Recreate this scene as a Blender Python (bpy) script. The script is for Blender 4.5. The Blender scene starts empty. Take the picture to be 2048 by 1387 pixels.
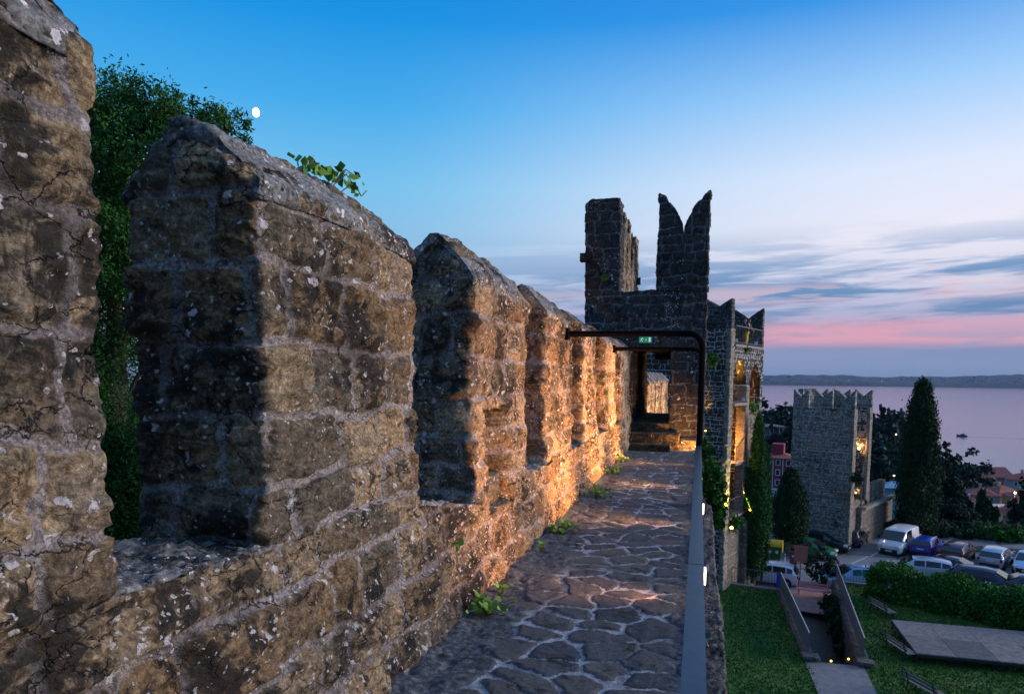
import bpy, math, random
import numpy as np
from mathutils import Vector, Matrix

S = bpy.context.scene
COL = S.collection
rad = math.radians

# ------------------------------------------------------------------ camera
IMW, IMH, F = 2048, 1387, 1400.0
TH, PH, RO, PPY = rad(14.94586), rad(4.5), rad(0.6), 858.25
CF = Vector((-math.sin(TH)*math.cos(PH), math.cos(TH)*math.cos(PH), -math.sin(PH)))
_r = Vector((math.cos(TH), math.sin(TH), 0)); _u = _r.cross(CF)
CR = _r*math.cos(RO)+_u*math.sin(RO); CU = _u*math.cos(RO)-_r*math.sin(RO)
CP = Vector((0, 0, 1.7))
cam = bpy.data.cameras.new("camera"); co = bpy.data.objects.new("camera", cam); COL.objects.link(co)
m = Matrix((CR, CU, -CF)).transposed().to_4x4(); m.translation = CP; co.matrix_world = m
cam.sensor_width = 36; cam.lens = F/IMW*36; cam.shift_y = (PPY-IMH/2)/IMW
cam.clip_start = .05; cam.clip_end = 60000
S.camera = co

def at(px, py, ax, v):
    """point of the place seen at a pixel of the photograph on the plane ax = v"""
    d = CF+CR*((px-IMW/2)/F)-CU*((py-PPY)/F); i = 'xyz'.index(ax)
    return CP+d*((v-CP[i])/d[i])

# ------------------------------------------------------------------ sky
W = bpy.data.worlds.new("World"); S.world = W; W.use_nodes = True
def srgb(r, g, b):
    f = lambda c: (c/12.92 if c <= .04045 else ((c+.055)/1.055)**2.4)
    return (f(r/255), f(g/255), f(b/255), 1)
class NT:
    def __init__(s, tree): s.t = tree; s.n = tree.nodes; s.l = tree.links
    def new(s, typ, **k):
        n = s.n.new(typ)
        for a, b in k.items(): setattr(n, a, b)
        return n
    def put(s, sock, v):
        if isinstance(v, bpy.types.NodeSocket): s.l.new(v, sock)
        elif v is not None: sock.default_value = v
    def math(s, op, a, b=None, c=None, clamp=False):
        n = s.new('ShaderNodeMath', operation=op, use_clamp=clamp)
        s.put(n.inputs[0], a)
        if b is not None: s.put(n.inputs[1], b)
        if c is not None: s.put(n.inputs[2], c)
        return n.outputs[0]
    def mix(s, fac, a, b, blend='MIX'):
        n = s.new('ShaderNodeMix', data_type='RGBA', blend_type=blend)
        s.put(n.inputs[0], fac); s.put(n.inputs[6], a); s.put(n.inputs[7], b); return n.outputs[2]
    def ramp(s, fac, stops, interp='LINEAR'):
        n = s.new('ShaderNodeValToRGB'); n.color_ramp.interpolation = interp
        e = n.color_ramp.elements
        while len(e) > 1: e.remove(e[-1])
        e[0].position = stops[0][0]; e[0].color = stops[0][1]
        for p, c in stops[1:]: q = e.new(p); q.color = c
        s.put(n.inputs[0], fac); return n.outputs[0]
    def step(s, v, lo, hi):
        n = s.new('ShaderNodeMapRange', interpolation_type='SMOOTHSTEP')
        s.put(n.inputs[0], v); s.put(n.inputs[1], lo); s.put(n.inputs[2], hi); return n.outputs[0]
    def noise(s, vec, scale, detail=4, rough=.55, dist=0, out=0):
        n = s.new('ShaderNodeTexNoise'); s.put(n.inputs['Vector'], vec)
        n.inputs['Scale'].default_value = scale; n.inputs['Detail'].default_value = detail
        n.inputs['Roughness'].default_value = rough; n.inputs['Distortion'].default_value = dist
        return n.outputs[out]
    def voro(s, vec, scale, feature='F1', out=0, rnd=1):
        n = s.new('ShaderNodeTexVoronoi', feature=feature); s.put(n.inputs['Vector'], vec)
        n.inputs['Scale'].default_value = scale; n.inputs['Randomness'].default_value = rnd
        return n.outputs[out]
    def vscale(s, vec, sc):
        n = s.new('ShaderNodeVectorMath', operation='MULTIPLY'); s.put(n.inputs[0], vec)
        n.inputs[1].default_value = sc; return n.outputs[0]
    def bump(s, h, strength=.5, dist=.01, normal=None):
        n = s.new('ShaderNodeBump'); n.inputs['Strength'].default_value = strength
        n.inputs['Distance'].default_value = dist; s.put(n.inputs['Height'], h)
        if normal is not None: s.put(n.inputs['Normal'], normal)
        return n.outputs[0]
def g1(v): return (v, v, v, 1)

w = NT(W.node_tree); w.n.clear()
tc = w.new('ShaderNodeTexCoord').outputs['Generated']
sx = w.new('ShaderNodeSeparateXYZ'); w.put(sx.inputs[0], tc)
X_, Y_, Z_ = sx.outputs
GA = rad(42)
hl = w.math('SQRT', w.math('ADD', w.math('MULTIPLY', X_, X_), w.math('MULTIPLY', Y_, Y_)))
dt = w.math('DIVIDE', w.math('ADD', w.math('MULTIPLY', X_, math.sin(GA)), w.math('MULTIPLY', Y_, math.cos(GA))), w.math('MAXIMUM', hl, .001))
zc = w.math('MAXIMUM', Z_, 0.0)
rA = w.ramp(zc, [(0, srgb(126, 146, 182)), (.03, srgb(135, 150, 188)), (.062, srgb(196, 165, 190)), (.085, srgb(176, 180, 212)), (.12, srgb(214, 214, 234)), (.18, srgb(236, 234, 247)),
                 (.25, srgb(222, 232, 253)), (.34, srgb(158, 204, 250)), (.43, srgb(60, 148, 230)), (.52, srgb(24, 118, 212)), (.62, srgb(60, 130, 212)), (1, srgb(120, 165, 220))])
rB = w.ramp(zc, [(0, srgb(130, 150, 185)), (.06, srgb(180, 178, 210)), (.12, srgb(160, 185, 218)), (.18, srgb(138, 190, 228)), (.25, srgb(118, 192, 236)),
                 (.34, srgb(70, 170, 234)), (.43, srgb(28, 146, 226)), (.52, srgb(20, 124, 214)), (.62, srgb(60, 130, 212)), (1, srgb(120, 165, 220))])
rC = w.ramp(zc, [(0, srgb(70, 85, 120)), (.2, srgb(90, 116, 160)), (.5, srgb(84, 122, 180)), (1, srgb(120, 165, 220))])
base = w.mix(w.step(dt, .35, .95), rB, rA)
base = w.mix(w.step(dt, -.1, -.75), base, rC)
# cloud streaks
cv = w.new('ShaderNodeCombineXYZ')
ang = w.math('ARCTAN2', X_, Y_)
w.put(cv.inputs[0], w.math('MULTIPLY', ang, 2.2)); w.put(cv.inputs[1], w.math('ADD', w.math('MULTIPLY', Z_, 21.0), w.math('MULTIPLY', ang, -.3)))
cn = w.noise(cv.outputs[0], 1.25, 5, .55, .35)
cn2 = w.noise(cv.outputs[0], 3.4, 6, .6, .5)
cl = w.math('ADD', w.math('MULTIPLY', cn, .72), w.math('MULTIPLY', cn2, .28))
win = w.math('MULTIPLY', w.step(zc, .015, .06), w.step(zc, .205, .12))
right = w.step(dt, .3, .82)
cm = w.math('MULTIPLY', w.math('MULTIPLY', w.step(cl, .425, .53), win), w.math('ADD', w.math('MULTIPLY', right, .62), .36))
base = w.mix(cm, base, w.ramp(zc, [(0, srgb(108, 132, 174)), (.1, srgb(106, 142, 186)), (.2, srgb(118, 162, 208))]))
pw = w.math('MULTIPLY', w.step(zc, .034, .050), w.step(zc, .078, .062))
pn = w.step(w.math('ADD', w.math('MULTIPLY', cn2, .6), w.math('MULTIPLY', cn, .4)), .36, .52)
base = w.mix(w.math('MULTIPLY', w.math('MULTIPLY', pw, pn), w.math('MULTIPLY', right, .9)), base, srgb(222, 164, 184))
pw2 = w.math('MULTIPLY', w.step(zc, .088, .102), w.step(zc, .128, .11))
base = w.mix(w.math('MULTIPLY', w.math('MULTIPLY', pw2, w.step(cn2, .44, .56)), w.math('MULTIPLY', right, .5)), base, srgb(242, 206, 214))
bg = w.new('ShaderNodeBackground'); w.put(bg.inputs[0], base); bg.inputs[1].default_value = 0.93
wo = w.new('ShaderNodeOutputWorld'); w.l.new(bg.outputs[0], wo.inputs[0])

# faint afterglow of the sun that has just set, ahead to the right
sd = bpy.data.lights.new("sun", 'SUN'); sd.energy = 2.6; sd.angle = rad(25); sd.color = (1, .86, .80)
so = bpy.data.objects.new("sun", sd); COL.objects.link(so)
gd = Vector((math.sin(rad(75))*math.cos(rad(16)), math.cos(rad(75))*math.cos(rad(16)), math.sin(rad(16))))
so.rotation_euler = gd.to_track_quat('Z', 'Y').to_euler()

S.view_settings.view_transform = 'Standard'; S.view_settings.look = 'None'
S.view_settings.exposure = 0.14; S.view_settings.gamma = 1
S.cycles.use_denoising = True; S.cycles.max_bounces = 6; S.cycles.volume_bounces = 0
S.cycles.sample_clamp_indirect = 4

# ------------------------------------------------------------------ object helpers
MW = {}
def tag(o, label=None, cat=None, group=None, kind=None):
    if label: o['label'] = label
    if cat: o['category'] = cat
    if group: o['group'] = group
    if kind: o['kind'] = kind
    return o
def empty(name, loc, rz=0, label=None, cat=None, group=None):
    o = bpy.data.objects.new(name, None); COL.objects.link(o); o.empty_display_size = .2
    o.location = loc; o.rotation_euler = (0, 0, rz)
    MW[o.name] = Matrix.Translation(Vector(loc)) @ Matrix.Rotation(rz, 4, 'Z')
    return tag(o, label, cat, group)
def mesh_obj(name, V, Fc, mat, parent=None, world=False, smooth=False, attr=None, uniform=None):
    """V (n,3), Fc list of tuples or (m,k) int array"""
    V = np.asarray(V, dtype=np.float64).reshape(-1, 3)
    if parent is not None:
        mw = MW.get(parent.name, Matrix())
        if world:
            inv = np.array(mw.inverted()); V = V@inv[:3, :3].T+inv[:3, 3]
    me = bpy.data.meshes.new(name)
    if isinstance(Fc, np.ndarray):
        k = Fc.shape[1]; nf = len(Fc)
        me.vertices.add(len(V)); me.vertices.foreach_set('co', V.astype(np.float32).ravel())
        me.loops.add(nf*k); me.loops.foreach_set('vertex_index', Fc.astype(np.int32).ravel())
        me.polygons.add(nf)
        me.polygons.foreach_set('loop_start', np.arange(0, nf*k, k, dtype=np.int32))
        me.update(calc_edges=True)
    else:
        me.from_pydata(V.tolist(), [], Fc); me.update()
    if smooth: me.polygons.foreach_set('use_smooth', np.ones(len(me.polygons), bool))
    if attr is not None:
        a = me.color_attributes.new('col', 'FLOAT_COLOR', 'POINT')
        c = np.ones((len(V), 4), np.float32); c[:, :attr.shape[1]] = attr
        a.data.foreach_set('color', c.ravel())
    if mat: me.materials.append(mat)
    o = bpy.data.objects.new(name, me); COL.objects.link(o)
    if parent is not None: o.parent = parent; MW[o.name] = MW.get(parent.name, Matrix())
    else: MW[o.name] = Matrix()
    return o
class MB:
    def __init__(s): s.v = []; s.f = []
    def add(s, v, f):
        k = len(s.v); s.v += [tuple(p) for p in v]; s.f += [tuple(i+k for i in q) for q in f]; return s
    def box(s, c, d, rz=0, ax=None):
        """c centre, d full size"""
        R = Matrix.Rotation(rz, 3, 'Z') if ax is None else ax
        P = []
        for k in range(8):
            q = Vector(((k & 1)-.5, ((k >> 1) & 1)-.5, ((k >> 2) & 1)-.5)); q = Vector((q.x*d[0], q.y*d[1], q.z*d[2]))
            P.append(Vector(c)+R@q)
        return s.add(P, [(0, 2, 3, 1), (4, 5, 7, 6), (0, 1, 5, 4), (2, 6, 7, 3), (0, 4, 6, 2), (1, 3, 7, 5)])
    def bar(s, a, b, wd, ht=None):
        a, b = Vector(a), Vector(b); d = b-a; L = d.length
        if L < 1e-6: return s
        q = d.to_track_quat('X', 'Z').to_matrix()
        return s.box((a+b)/2, (L, wd, ht or wd), ax=q)
    def tube(s, pts, r, n=8, caps=True):
        pts = [Vector(p) for p in pts]; rr = r if isinstance(r, (list, tuple)) else [r]*len(pts)
        k = len(s.v); up = Vector((0, 0, 1))
        for i, p in enumerate(pts):
            d = (pts[min(i+1, len(pts)-1)]-pts[max(i-1, 0)]).normalized()
            a = d.cross(up)
            if a.length < .05: a = d.cross(Vector((1, 0, 0)))
            a.normalize(); b = a.cross(d)
            for j in range(n):
                t = 2*math.pi*j/n; s.v.append(tuple(p+(a*math.cos(t)+b*math.sin(t))*rr[i]))
        for i in range(len(pts)-1):
            for j in range(n):
                j2 = (j+1) % n; s.f.append((k+i*n+j, k+i*n+j2, k+(i+1)*n+j2, k+(i+1)*n+j))
        if caps:
            s.f.append(tuple(k+j for j in range(n))[::-1]); s.f.append(tuple(k+(len(pts)-1)*n+j for j in range(n)))
        return s
    def prism(s, pts, z0, z1):
        n = len(pts); v = [(p[0], p[1], z0) for p in pts]+[(p[0], p[1], z1) for p in pts]
        return s.add(v, [tuple(range(n))[::-1], tuple(range(n, 2*n))]+[(i, (i+1) % n, (i+1) % n+n, i+n) for i in range(n)])
    def ball(s, c, r, n=10, m_=7):
        c = Vector(c); r = r if isinstance(r, (tuple, list)) else (r, r, r); k = len(s.v)
        for i in range(m_+1):
            a = math.pi*i/m_
            for j in range(n):
                b = 2*math.pi*j/n
                s.v.append((c.x+r[0]*math.sin(a)*math.cos(b), c.y+r[1]*math.sin(a)*math.sin(b), c.z+r[2]*math.cos(a)))
        for i in range(m_):
            for j in range(n):
                j2 = (j+1) % n; s.f.append((k+i*n+j, k+(i+1)*n+j, k+(i+1)*n+j2, k+i*n+j2))
        return s
    def build(s, name, mat, parent=None, world=False, smooth=False):
        return mesh_obj(name, s.v, s.f, mat, parent, world, smooth)

# ------------------------------------------------------------------ numeric noise
def _hash(i, j, k, seed):
    h = (i*374761393+j*668265263+k*2147483647+seed*974634777) & 0xffffffff
    h = ((h ^ (h >> 13))*1274126177) & 0xffffffff
    h = ((h ^ (h >> 16))*2246822519) & 0xffffffff
    return ((h ^ (h >> 15)) & 0xffffff)/float(0xffffff)
def vn(P, seed=0):
    P = P+1000.0; i = np.floor(P).astype(np.int64); f = P-i; f = f*f*(3-2*f)
    r = 0
    for a in (0, 1):
        for b in (0, 1):
            for c in (0, 1):
                wgt = (f[:, 0] if a else 1-f[:, 0])*(f[:, 1] if b else 1-f[:, 1])*(f[:, 2] if c else 1-f[:, 2])
                r = r+wgt*_hash(i[:, 0]+a, i[:, 1]+b, i[:, 2]+c, seed)
    return r
def fbm(P, o=4, seed=0, g=.5):
    r = 0; a = 1; t = 0
    for k in range(o):
        r = r+a*vn(P*(2.03**k), seed+k*17); t += a; a *= g
    return r/t
def ss(x, a, b):
    t = np.clip((x-a)/(b-a), 0, 1); return t*t*(3-2*t)

def masonry(u, v, seed, rh, bw):
    rng = np.random.RandomState(seed)
    e = np.cumsum(np.r_[math.floor(v.min())-1-rng.rand()*.2, rng.uniform(rh[0], rh[1], int((v.max()-v.min()+4)/rh[0])+8)])
    row = np.clip(np.searchsorted(e, v)-1, 0, len(e)-2)
    dv = np.minimum(v-e[row], e[row+1]-v)
    du = np.zeros_like(u); i1 = np.zeros_like(u); i2 = np.zeros_like(u)
    for r in np.unique(row):
        q = np.random.RandomState(seed*31+int(r))
        mk = row == r; uu = u[mk]
        j = np.cumsum(np.r_[math.floor(uu.min())-1-q.rand()*bw[1], q.uniform(bw[0], bw[1], int((uu.max()-uu.min()+4)/bw[0])+8)])
        c = np.clip(np.searchsorted(j, uu)-1, 0, len(j)-2)
        du[mk] = np.minimum(uu-j[c], j[c+1]-uu); R = q.rand(len(j), 2); i1[mk] = R[c, 0]; i2[mk] = R[c, 1]
    du = np.maximum(du, 1e-4); dv = np.maximum(dv, 1e-4)
    return du*dv/np.sqrt(du*du+dv*dv), i1, i2

def stone(seed=1, rh=(.16, .33), bw=(.18, .55), joint=.016, depth=.022, lump=.035, rough=.05, warp=.07, fine=.012, extra=None, fq=1.0):
    def f(P, N):
        ax = np.argmax(np.abs(N), axis=1)
        u = np.where(ax == 0, P[:, 1], P[:, 0]+11.3); v = np.where(ax == 2, P[:, 1], P[:, 2])
        q = P*3.1*fq
        u2 = u+warp*(fbm(q, 3, seed+5)-.5)*2+ .3*warp*(vn(P*14*fq, seed+3)-.5); v2 = v+warp*(fbm(q, 3, seed+9)-.5)*1.5+.3*warp*(vn(P*14*fq, seed+4)-.5)
        d, a, b = masonry(u2, v2, seed, rh, bw)
        body = ss(d, joint*.4, joint*1.25)
        dome = ss(d, 0, joint*3)
        n1 = fbm(P*np.array([5, 5, 9])*fq, 4, seed+20); n2 = fbm(P*np.array([16, 16, 34])*fq, 3, seed+30); n3 = fbm(P*4.2*fq, 3, seed+44)
        pit = ss(n3, .56, .72)
        D = depth*(.55*body+.45*dome)+lump*(b-.5)*body+rough*(n1-.5)*(.5+.5*body)+fine*(n2-.5)*2-.022*pit*body
        st = (P[:, 2]*13*fq+3.2*fbm(P*2.6*fq, 3, seed+61)+a*7) % 1.0
        D = D+.30*rough*(st-.5)*ss(st, 0, .12)*(N[:, 2] < .5)*body*np.clip(b*1.6-.2, 0, 1)
        if extra: D = extra(P, N, D)
        return D, np.stack([body, a, b], 1)
    return f
def rockf(seed=1, rough=.04, fine=.012, fq=1.0):
    def f(P, N):
        n1 = fbm(P*np.array([5, 3, 9])*fq, 4, seed+20); n2 = fbm(P*22*fq, 3, seed+30)
        return rough*(n1-.5)+fine*(n2-.5)*2, np.stack([np.ones(len(P)), .2+.6*vn(P*np.array([1, 2, .1]), seed), n1], 1)
    return f

class SB:
    """surface built of grid patches, welded, displaced"""
    def __init__(s, df): s.df = df; s.P = []; s.D = []; s.A = []; s.Q = []; s.n = 0
    def grid(s, P, flip=False):
        a, b = P.shape[:2]
        N = np.cross(np.gradient(P, axis=0), np.gradient(P, axis=1)); L = np.linalg.norm(N, axis=2, keepdims=True)
        N = N/np.maximum(L, 1e-12)
        if flip: N = -N
        p = P.reshape(-1, 3); n = N.reshape(-1, 3)
        d, A = s.df(p, n); s.P.append(p); s.D.append(n*d[:, None]); s.A.append(A)
        I = np.arange(a*b).reshape(a, b)+s.n
        q = np.stack([I[:-1, :-1], I[1:, :-1], I[1:, 1:], I[:-1, 1:]], -1).reshape(-1, 4)
        s.Q.append(q[:, ::-1] if flip else q); s.n += a*b
    def mbox(s, xs, ys, zs, M=None, skip=()):
        M = M or (lambda x, y, z: (x, y, z))
        def g(A, B, axes, fixed):
            a, b = np.meshgrid(A, B, indexing='ij'); c = np.full_like(a, fixed)
            d = dict(zip(axes, (a, b, c)))
            return np.stack(np.broadcast_arrays(*M(d['x'], d['y'], d['z'])), -1).astype(float)
        if 'x+' not in skip: s.grid(g(ys, zs, 'yzx', xs[-1]))
        if 'x-' not in skip: s.grid(g(ys, zs, 'yzx', xs[0]), True)
        if 'y-' not in skip: s.grid(g(xs, zs, 'xzy', ys[0]))
        if 'y+' not in skip: s.grid(g(xs, zs, 'xzy', ys[-1]), True)
        if 'z+' not in skip: s.grid(g(xs, ys, 'xyz', zs[-1]))
        if 'z-' not in skip: s.grid(g(xs, ys, 'xyz', zs[0]), True)
        return s
    def build(s, name, mat, parent=None, world=True, smooth=True):
        P = np.concatenate(s.P); D = np.concatenate(s.D); A = np.concatenate(s.A); Q = np.concatenate(s.Q)
        key = np.round(P*2000).astype(np.int64); key = (key[:, 0]*73856093) ^ (key[:, 1]*19349663) ^ (key[:, 2]*83492791)
        _, first, inv = np.unique(key, return_index=True, return_inverse=True); inv = inv.ravel()
        cnt = np.bincount(inv)[:, None]
        Dm = np.stack([np.bincount(inv, D[:, k]) for k in range(3)], 1)/cnt
        Am = np.stack([np.bincount(inv, A[:, k]) for k in range(3)], 1)/cnt
        return mesh_obj(name, P[first]+Dm, inv[Q], mat, parent, world, smooth, attr=Am)
def lin(a, b, sp): return np.linspace(a, b, max(2, int(round(abs(b-a)/sp))+1))

# ------------------------------------------------------------------ materials
def newmat(name):
    mt = bpy.data.materials.new(name); mt.use_nodes = True; t = NT(mt.node_tree)
    return mt, t, t.n['Principled BSDF']
def simple(name, c, rough=.6, metal=0, noise=0, nscale=8, bump=0, spec=None, emit=None, es=0, c2=None):
    mt, t, b = newmat(name); c = c if len(c) == 4 else (*c, 1)
    g = t.new('ShaderNodeNewGeometry').outputs['Position']
    if noise:
        n = t.noise(g, nscale, 6, .6)
        lo = tuple(x*(1-noise) for x in c[:3])+(1,); hi = (c2 if c2 else tuple(min(1, x*(1+noise)) for x in c[:3])); hi = hi if len(hi) == 4 else (*hi, 1)
        t.put(b.inputs['Base Color'], t.ramp(n, [(.32, lo), (.68, hi)]))
        if bump: t.put(b.inputs['Normal'], t.bump(t.noise(g, nscale*4, 5, .6), bump, .02))
    else: b.inputs['Base Color'].default_value = c
    b.inputs['Roughness'].default_value = rough; b.inputs['Metallic'].default_value = metal
    if spec is not None: b.inputs['Specular IOR Level'].default_value = spec
    if emit: b.inputs['Emission Color'].default_value = (*emit[:3], 1); b.inputs['Emission Strength'].default_value = es
    return mt
def stone_mat(name, cols, mortar, dark=.5, white=.5, orange=0, scale=1.0, bumpd=.012, warm=None, mort_dark=.3, sat=1.0):
    mt, t, b = newmat(name)
    pos = t.new('ShaderNodeNewGeometry').outputs['Position']
    vc = t.new('ShaderNodeVertexColor'); vc.layer_name = 'col'
    sp = t.new('ShaderNodeSeparateColor'); t.put(sp.inputs[0], vc.outputs[0]); body, iid, jd = sp.outputs
    p = t.vscale(pos, (scale, scale, scale))
    strat = t.vscale(pos, (scale, scale, scale*3.2))
    n_big = t.noise(p, 1.3, 5, .62, .3); n_mid = t.noise(strat, 6, 8, .68, .4); n_fine = t.noise(p, 46, 6, .7); n_col = t.noise(p, 11, 5, .6)
    k = t.math('ADD', t.math('MULTIPLY', iid, .62), t.math('MULTIPLY', n_mid, .5))
    base = t.ramp(k, [(i/(len(cols)-1)*.8+.12, (*c, 1)) for i, c in enumerate(cols)])
    base = t.mix(t.math('MULTIPLY', t.step(n_col, .44, .62), .55), base, t.mix(1, base, (.55, .5, .45, 1), 'MULTIPLY'))
    base = t.mix(1, base, t.ramp(n_fine, [(.30, g1(.35)), (.5, g1(1.0)), (.70, g1(2.0))]), 'MULTIPLY')
    mo = t.mix(t.step(t.noise(p, 60, 5, .75), .35, .66), tuple(x*.4 for x in mortar)+(1,), tuple(min(1, x*1.35) for x in mortar)+(1,))
    mo = t.mix(t.math('MULTIPLY', t.step(n_big, .42, .66), mort_dark*1.6), mo, tuple(x*.22 for x in mortar)+(1,))
    bj = t.math('ADD', body, t.math('MULTIPLY', t.math('SUBTRACT', t.noise(p, 26, 5, .7), .5), .9))
    c = t.mix(t.step(bj, .38, .66), mo, base)
    sk = t.step(t.noise(p, 19, 9, .78, .3), .50, .60)
    c = t.mix(t.math('MULTIPLY', t.math('MULTIPLY', sk, t.math('ADD', t.math('MULTIPLY', body, .6), .4)), .25+.55*dark), c, t.mix(1, c, (.22, .21, .20, 1), 'MULTIPLY'))
    # dark crust
    dk = t.step(t.math('ADD', t.math('MULTIPLY', n_big, .5), t.math('MULTIPLY', t.noise(p, 7.5, 9, .75, .5), .5)), .595-.15*dark, .66-.15*dark)
    c = t.mix(t.math('MULTIPLY', dk, t.math('ADD', t.math('MULTIPLY', body, .62), .28)), c, (.022, .021, .020, 1))
    ce = t.voro(t.mix(.22, t.vscale(p, (1, 1, 1.7)), t.noise(p, 4.5, 5, .65, out=1)), 5.2, 'DISTANCE_TO_EDGE')
    ck = t.math('MULTIPLY', t.step(ce, .022, .004), t.step(t.noise(p, 2.6, 3, .6), .44, .56))
    c = t.mix(t.math('MULTIPLY', ck, .85), c, (.015, .012, .010, 1))
    # pale lichen spots
    wn = t.noise(p, 22, 5, .65); wv = t.voro(t.mix(.06, p, t.noise(p, 26, 4, .65, out=1)), 12); wp = t.noise(p, 2.1, 4, .7)
    zl = t.new('ShaderNodeSeparateXYZ'); t.put(zl.inputs[0], pos); low = t.math('MULTIPLY', t.step(zl.outputs[2], 1.3, .2), .035 if name == 'weathered_sandstone' else 0)
    wp = t.math('ADD', wp, low)
    wm = t.math('MULTIPLY', t.step(t.math('ADD', wv, t.math('MULTIPLY', wn, .95)), .66, .625), t.step(wp, .585-.12*white, .62-.12*white))
    wv2 = t.voro(t.mix(.03, p, t.noise(p, 50, 3, .6, out=1)), 30); wm2 = t.math('MULTIPLY', t.step(wv2, .26, .21), t.step(t.math('ADD', t.noise(p, 3.7, 5, .75), low), .60-.12*white, .64-.12*white))
    wmm = t.math('MAXIMUM', wm, wm2)
    if white > 0: c = t.mix(t.math('MULTIPLY', wmm, .95), c, t.ramp(n_fine, [(.3, (.55, .51, .50, 1)), (.6, (.92, .87, .86, 1))]))
    if orange > 0:
        om = t.math('MULTIPLY', t.step(t.noise(p, 9, 6, .7), .60, .66), t.step(t.noise(p, 1.7, 3, .5), .62-.2*orange, .70-.2*orange))
        c = t.mix(om, c, (.34, .13, .03, 1))
    t.put(b.inputs['Base Color'], c); b.inputs['Roughness'].default_value = .92; b.inputs['Specular IOR Level'].default_value = .25
    h = t.math('ADD', t.math('MULTIPLY', n_mid, .5), t.math('ADD', t.math('MULTIPLY', t.noise(p, 24, 8, .72), .5), t.math('MULTIPLY', n_fine, .16)))
    h = t.math('ADD', h, t.math('SUBTRACT', t.math('MULTIPLY', wmm, .08), t.math('MULTIPLY', ck, .35)))
    t.put(b.inputs['Normal'], t.bump(h, 1.0, bumpd*2.2))
    return mt
M_WALL = stone_mat('weathered_sandstone', [(.09, .066, .04), (.36, .24, .13), (.17, .145, .11), (.56, .40, .23), (.25, .215, .165)], (.48, .41, .38), dark=.70, white=.75, orange=.25, bumpd=.034)
M_COPE = stone_mat('coping_stone', [(.13, .13, .13), (.22, .22, .215), (.33, .325, .315)], (.2, .2, .19), dark=.7, white=.75, orange=.35, scale=1.1)
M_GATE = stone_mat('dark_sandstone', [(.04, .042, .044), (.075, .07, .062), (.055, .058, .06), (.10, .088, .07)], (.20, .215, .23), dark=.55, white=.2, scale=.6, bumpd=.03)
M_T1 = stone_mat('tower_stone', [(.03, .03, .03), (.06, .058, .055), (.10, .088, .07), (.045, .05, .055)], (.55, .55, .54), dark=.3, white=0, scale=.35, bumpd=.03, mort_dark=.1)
M_T2 = stone_mat('far_tower_stone', [(.10, .125, .125), (.17, .19, .185), (.24, .235, .20), (.14, .165, .17)], (.46, .48, .46), dark=.25, white=0, scale=.25, bumpd=.03, mort_dark=.1)
M_RIM = stone_mat('pale_stone', [(.2, .18, .15), (.3, .27, .22), (.25, .235, .21)], (.2, .19, .18), dark=.1, white=0, scale=.5)  # one paler stone tone for tower edges, pier, courses and low walls
M_TERR = stone_mat('terrace_stone', [(.13, .11, .085), (.2, .17, .13), (.16, .14, .115)], (.3, .28, .25), dark=.1, white=0, scale=.3, mort_dark=.1)
M_ROUGH = stone_mat('rough_ledge_stone', [(.07, .07, .068), (.12, .115, .11), (.17, .16, .15)], (.1, .1, .1), dark=.45, white=.35, scale=1.4)

def leaf_mat(name, dk, lt, tr=.0):
    mt, t, b = newmat(name)
    vc = t.new('ShaderNodeVertexColor'); vc.layer_name = 'col'
    sp = t.new('ShaderNodeSeparateColor'); t.put(sp.inputs[0], vc.outputs[0])
    t.put(b.inputs['Base Color'], t.mix(sp.outputs[0], (*dk, 1), (*lt, 1)))
    b.inputs['Roughness'].default_value = .7; b.inputs['Specular IOR Level'].default_value = .2
    return mt
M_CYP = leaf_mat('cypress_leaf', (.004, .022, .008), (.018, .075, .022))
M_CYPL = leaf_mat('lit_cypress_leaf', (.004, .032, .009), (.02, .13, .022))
M_PINE = leaf_mat('pine_leaf', (.006, .026, .018), (.02, .06, .04))
M_BROAD = leaf_mat('broad_leaf', (.008, .04, .008), (.06, .22, .03))
M_HEDGE = leaf_mat('hedge_leaf', (.006, .04, .008), (.05, .24, .025))
M_NEAR = leaf_mat('juniper_leaf', (.005, .032, .008), (.04, .16, .024))
M_WEED = leaf_mat('weed_leaf', (.05, .16, .02), (.22, .40, .05))
M_BARK = simple('bark', (.09, .07, .05), .9, noise=.5, nscale=6, bump=.6)
M_BARKG = simple('grey_bark', (.16, .14, .12), .9, noise=.5, nscale=5, bump=.6)

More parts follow.
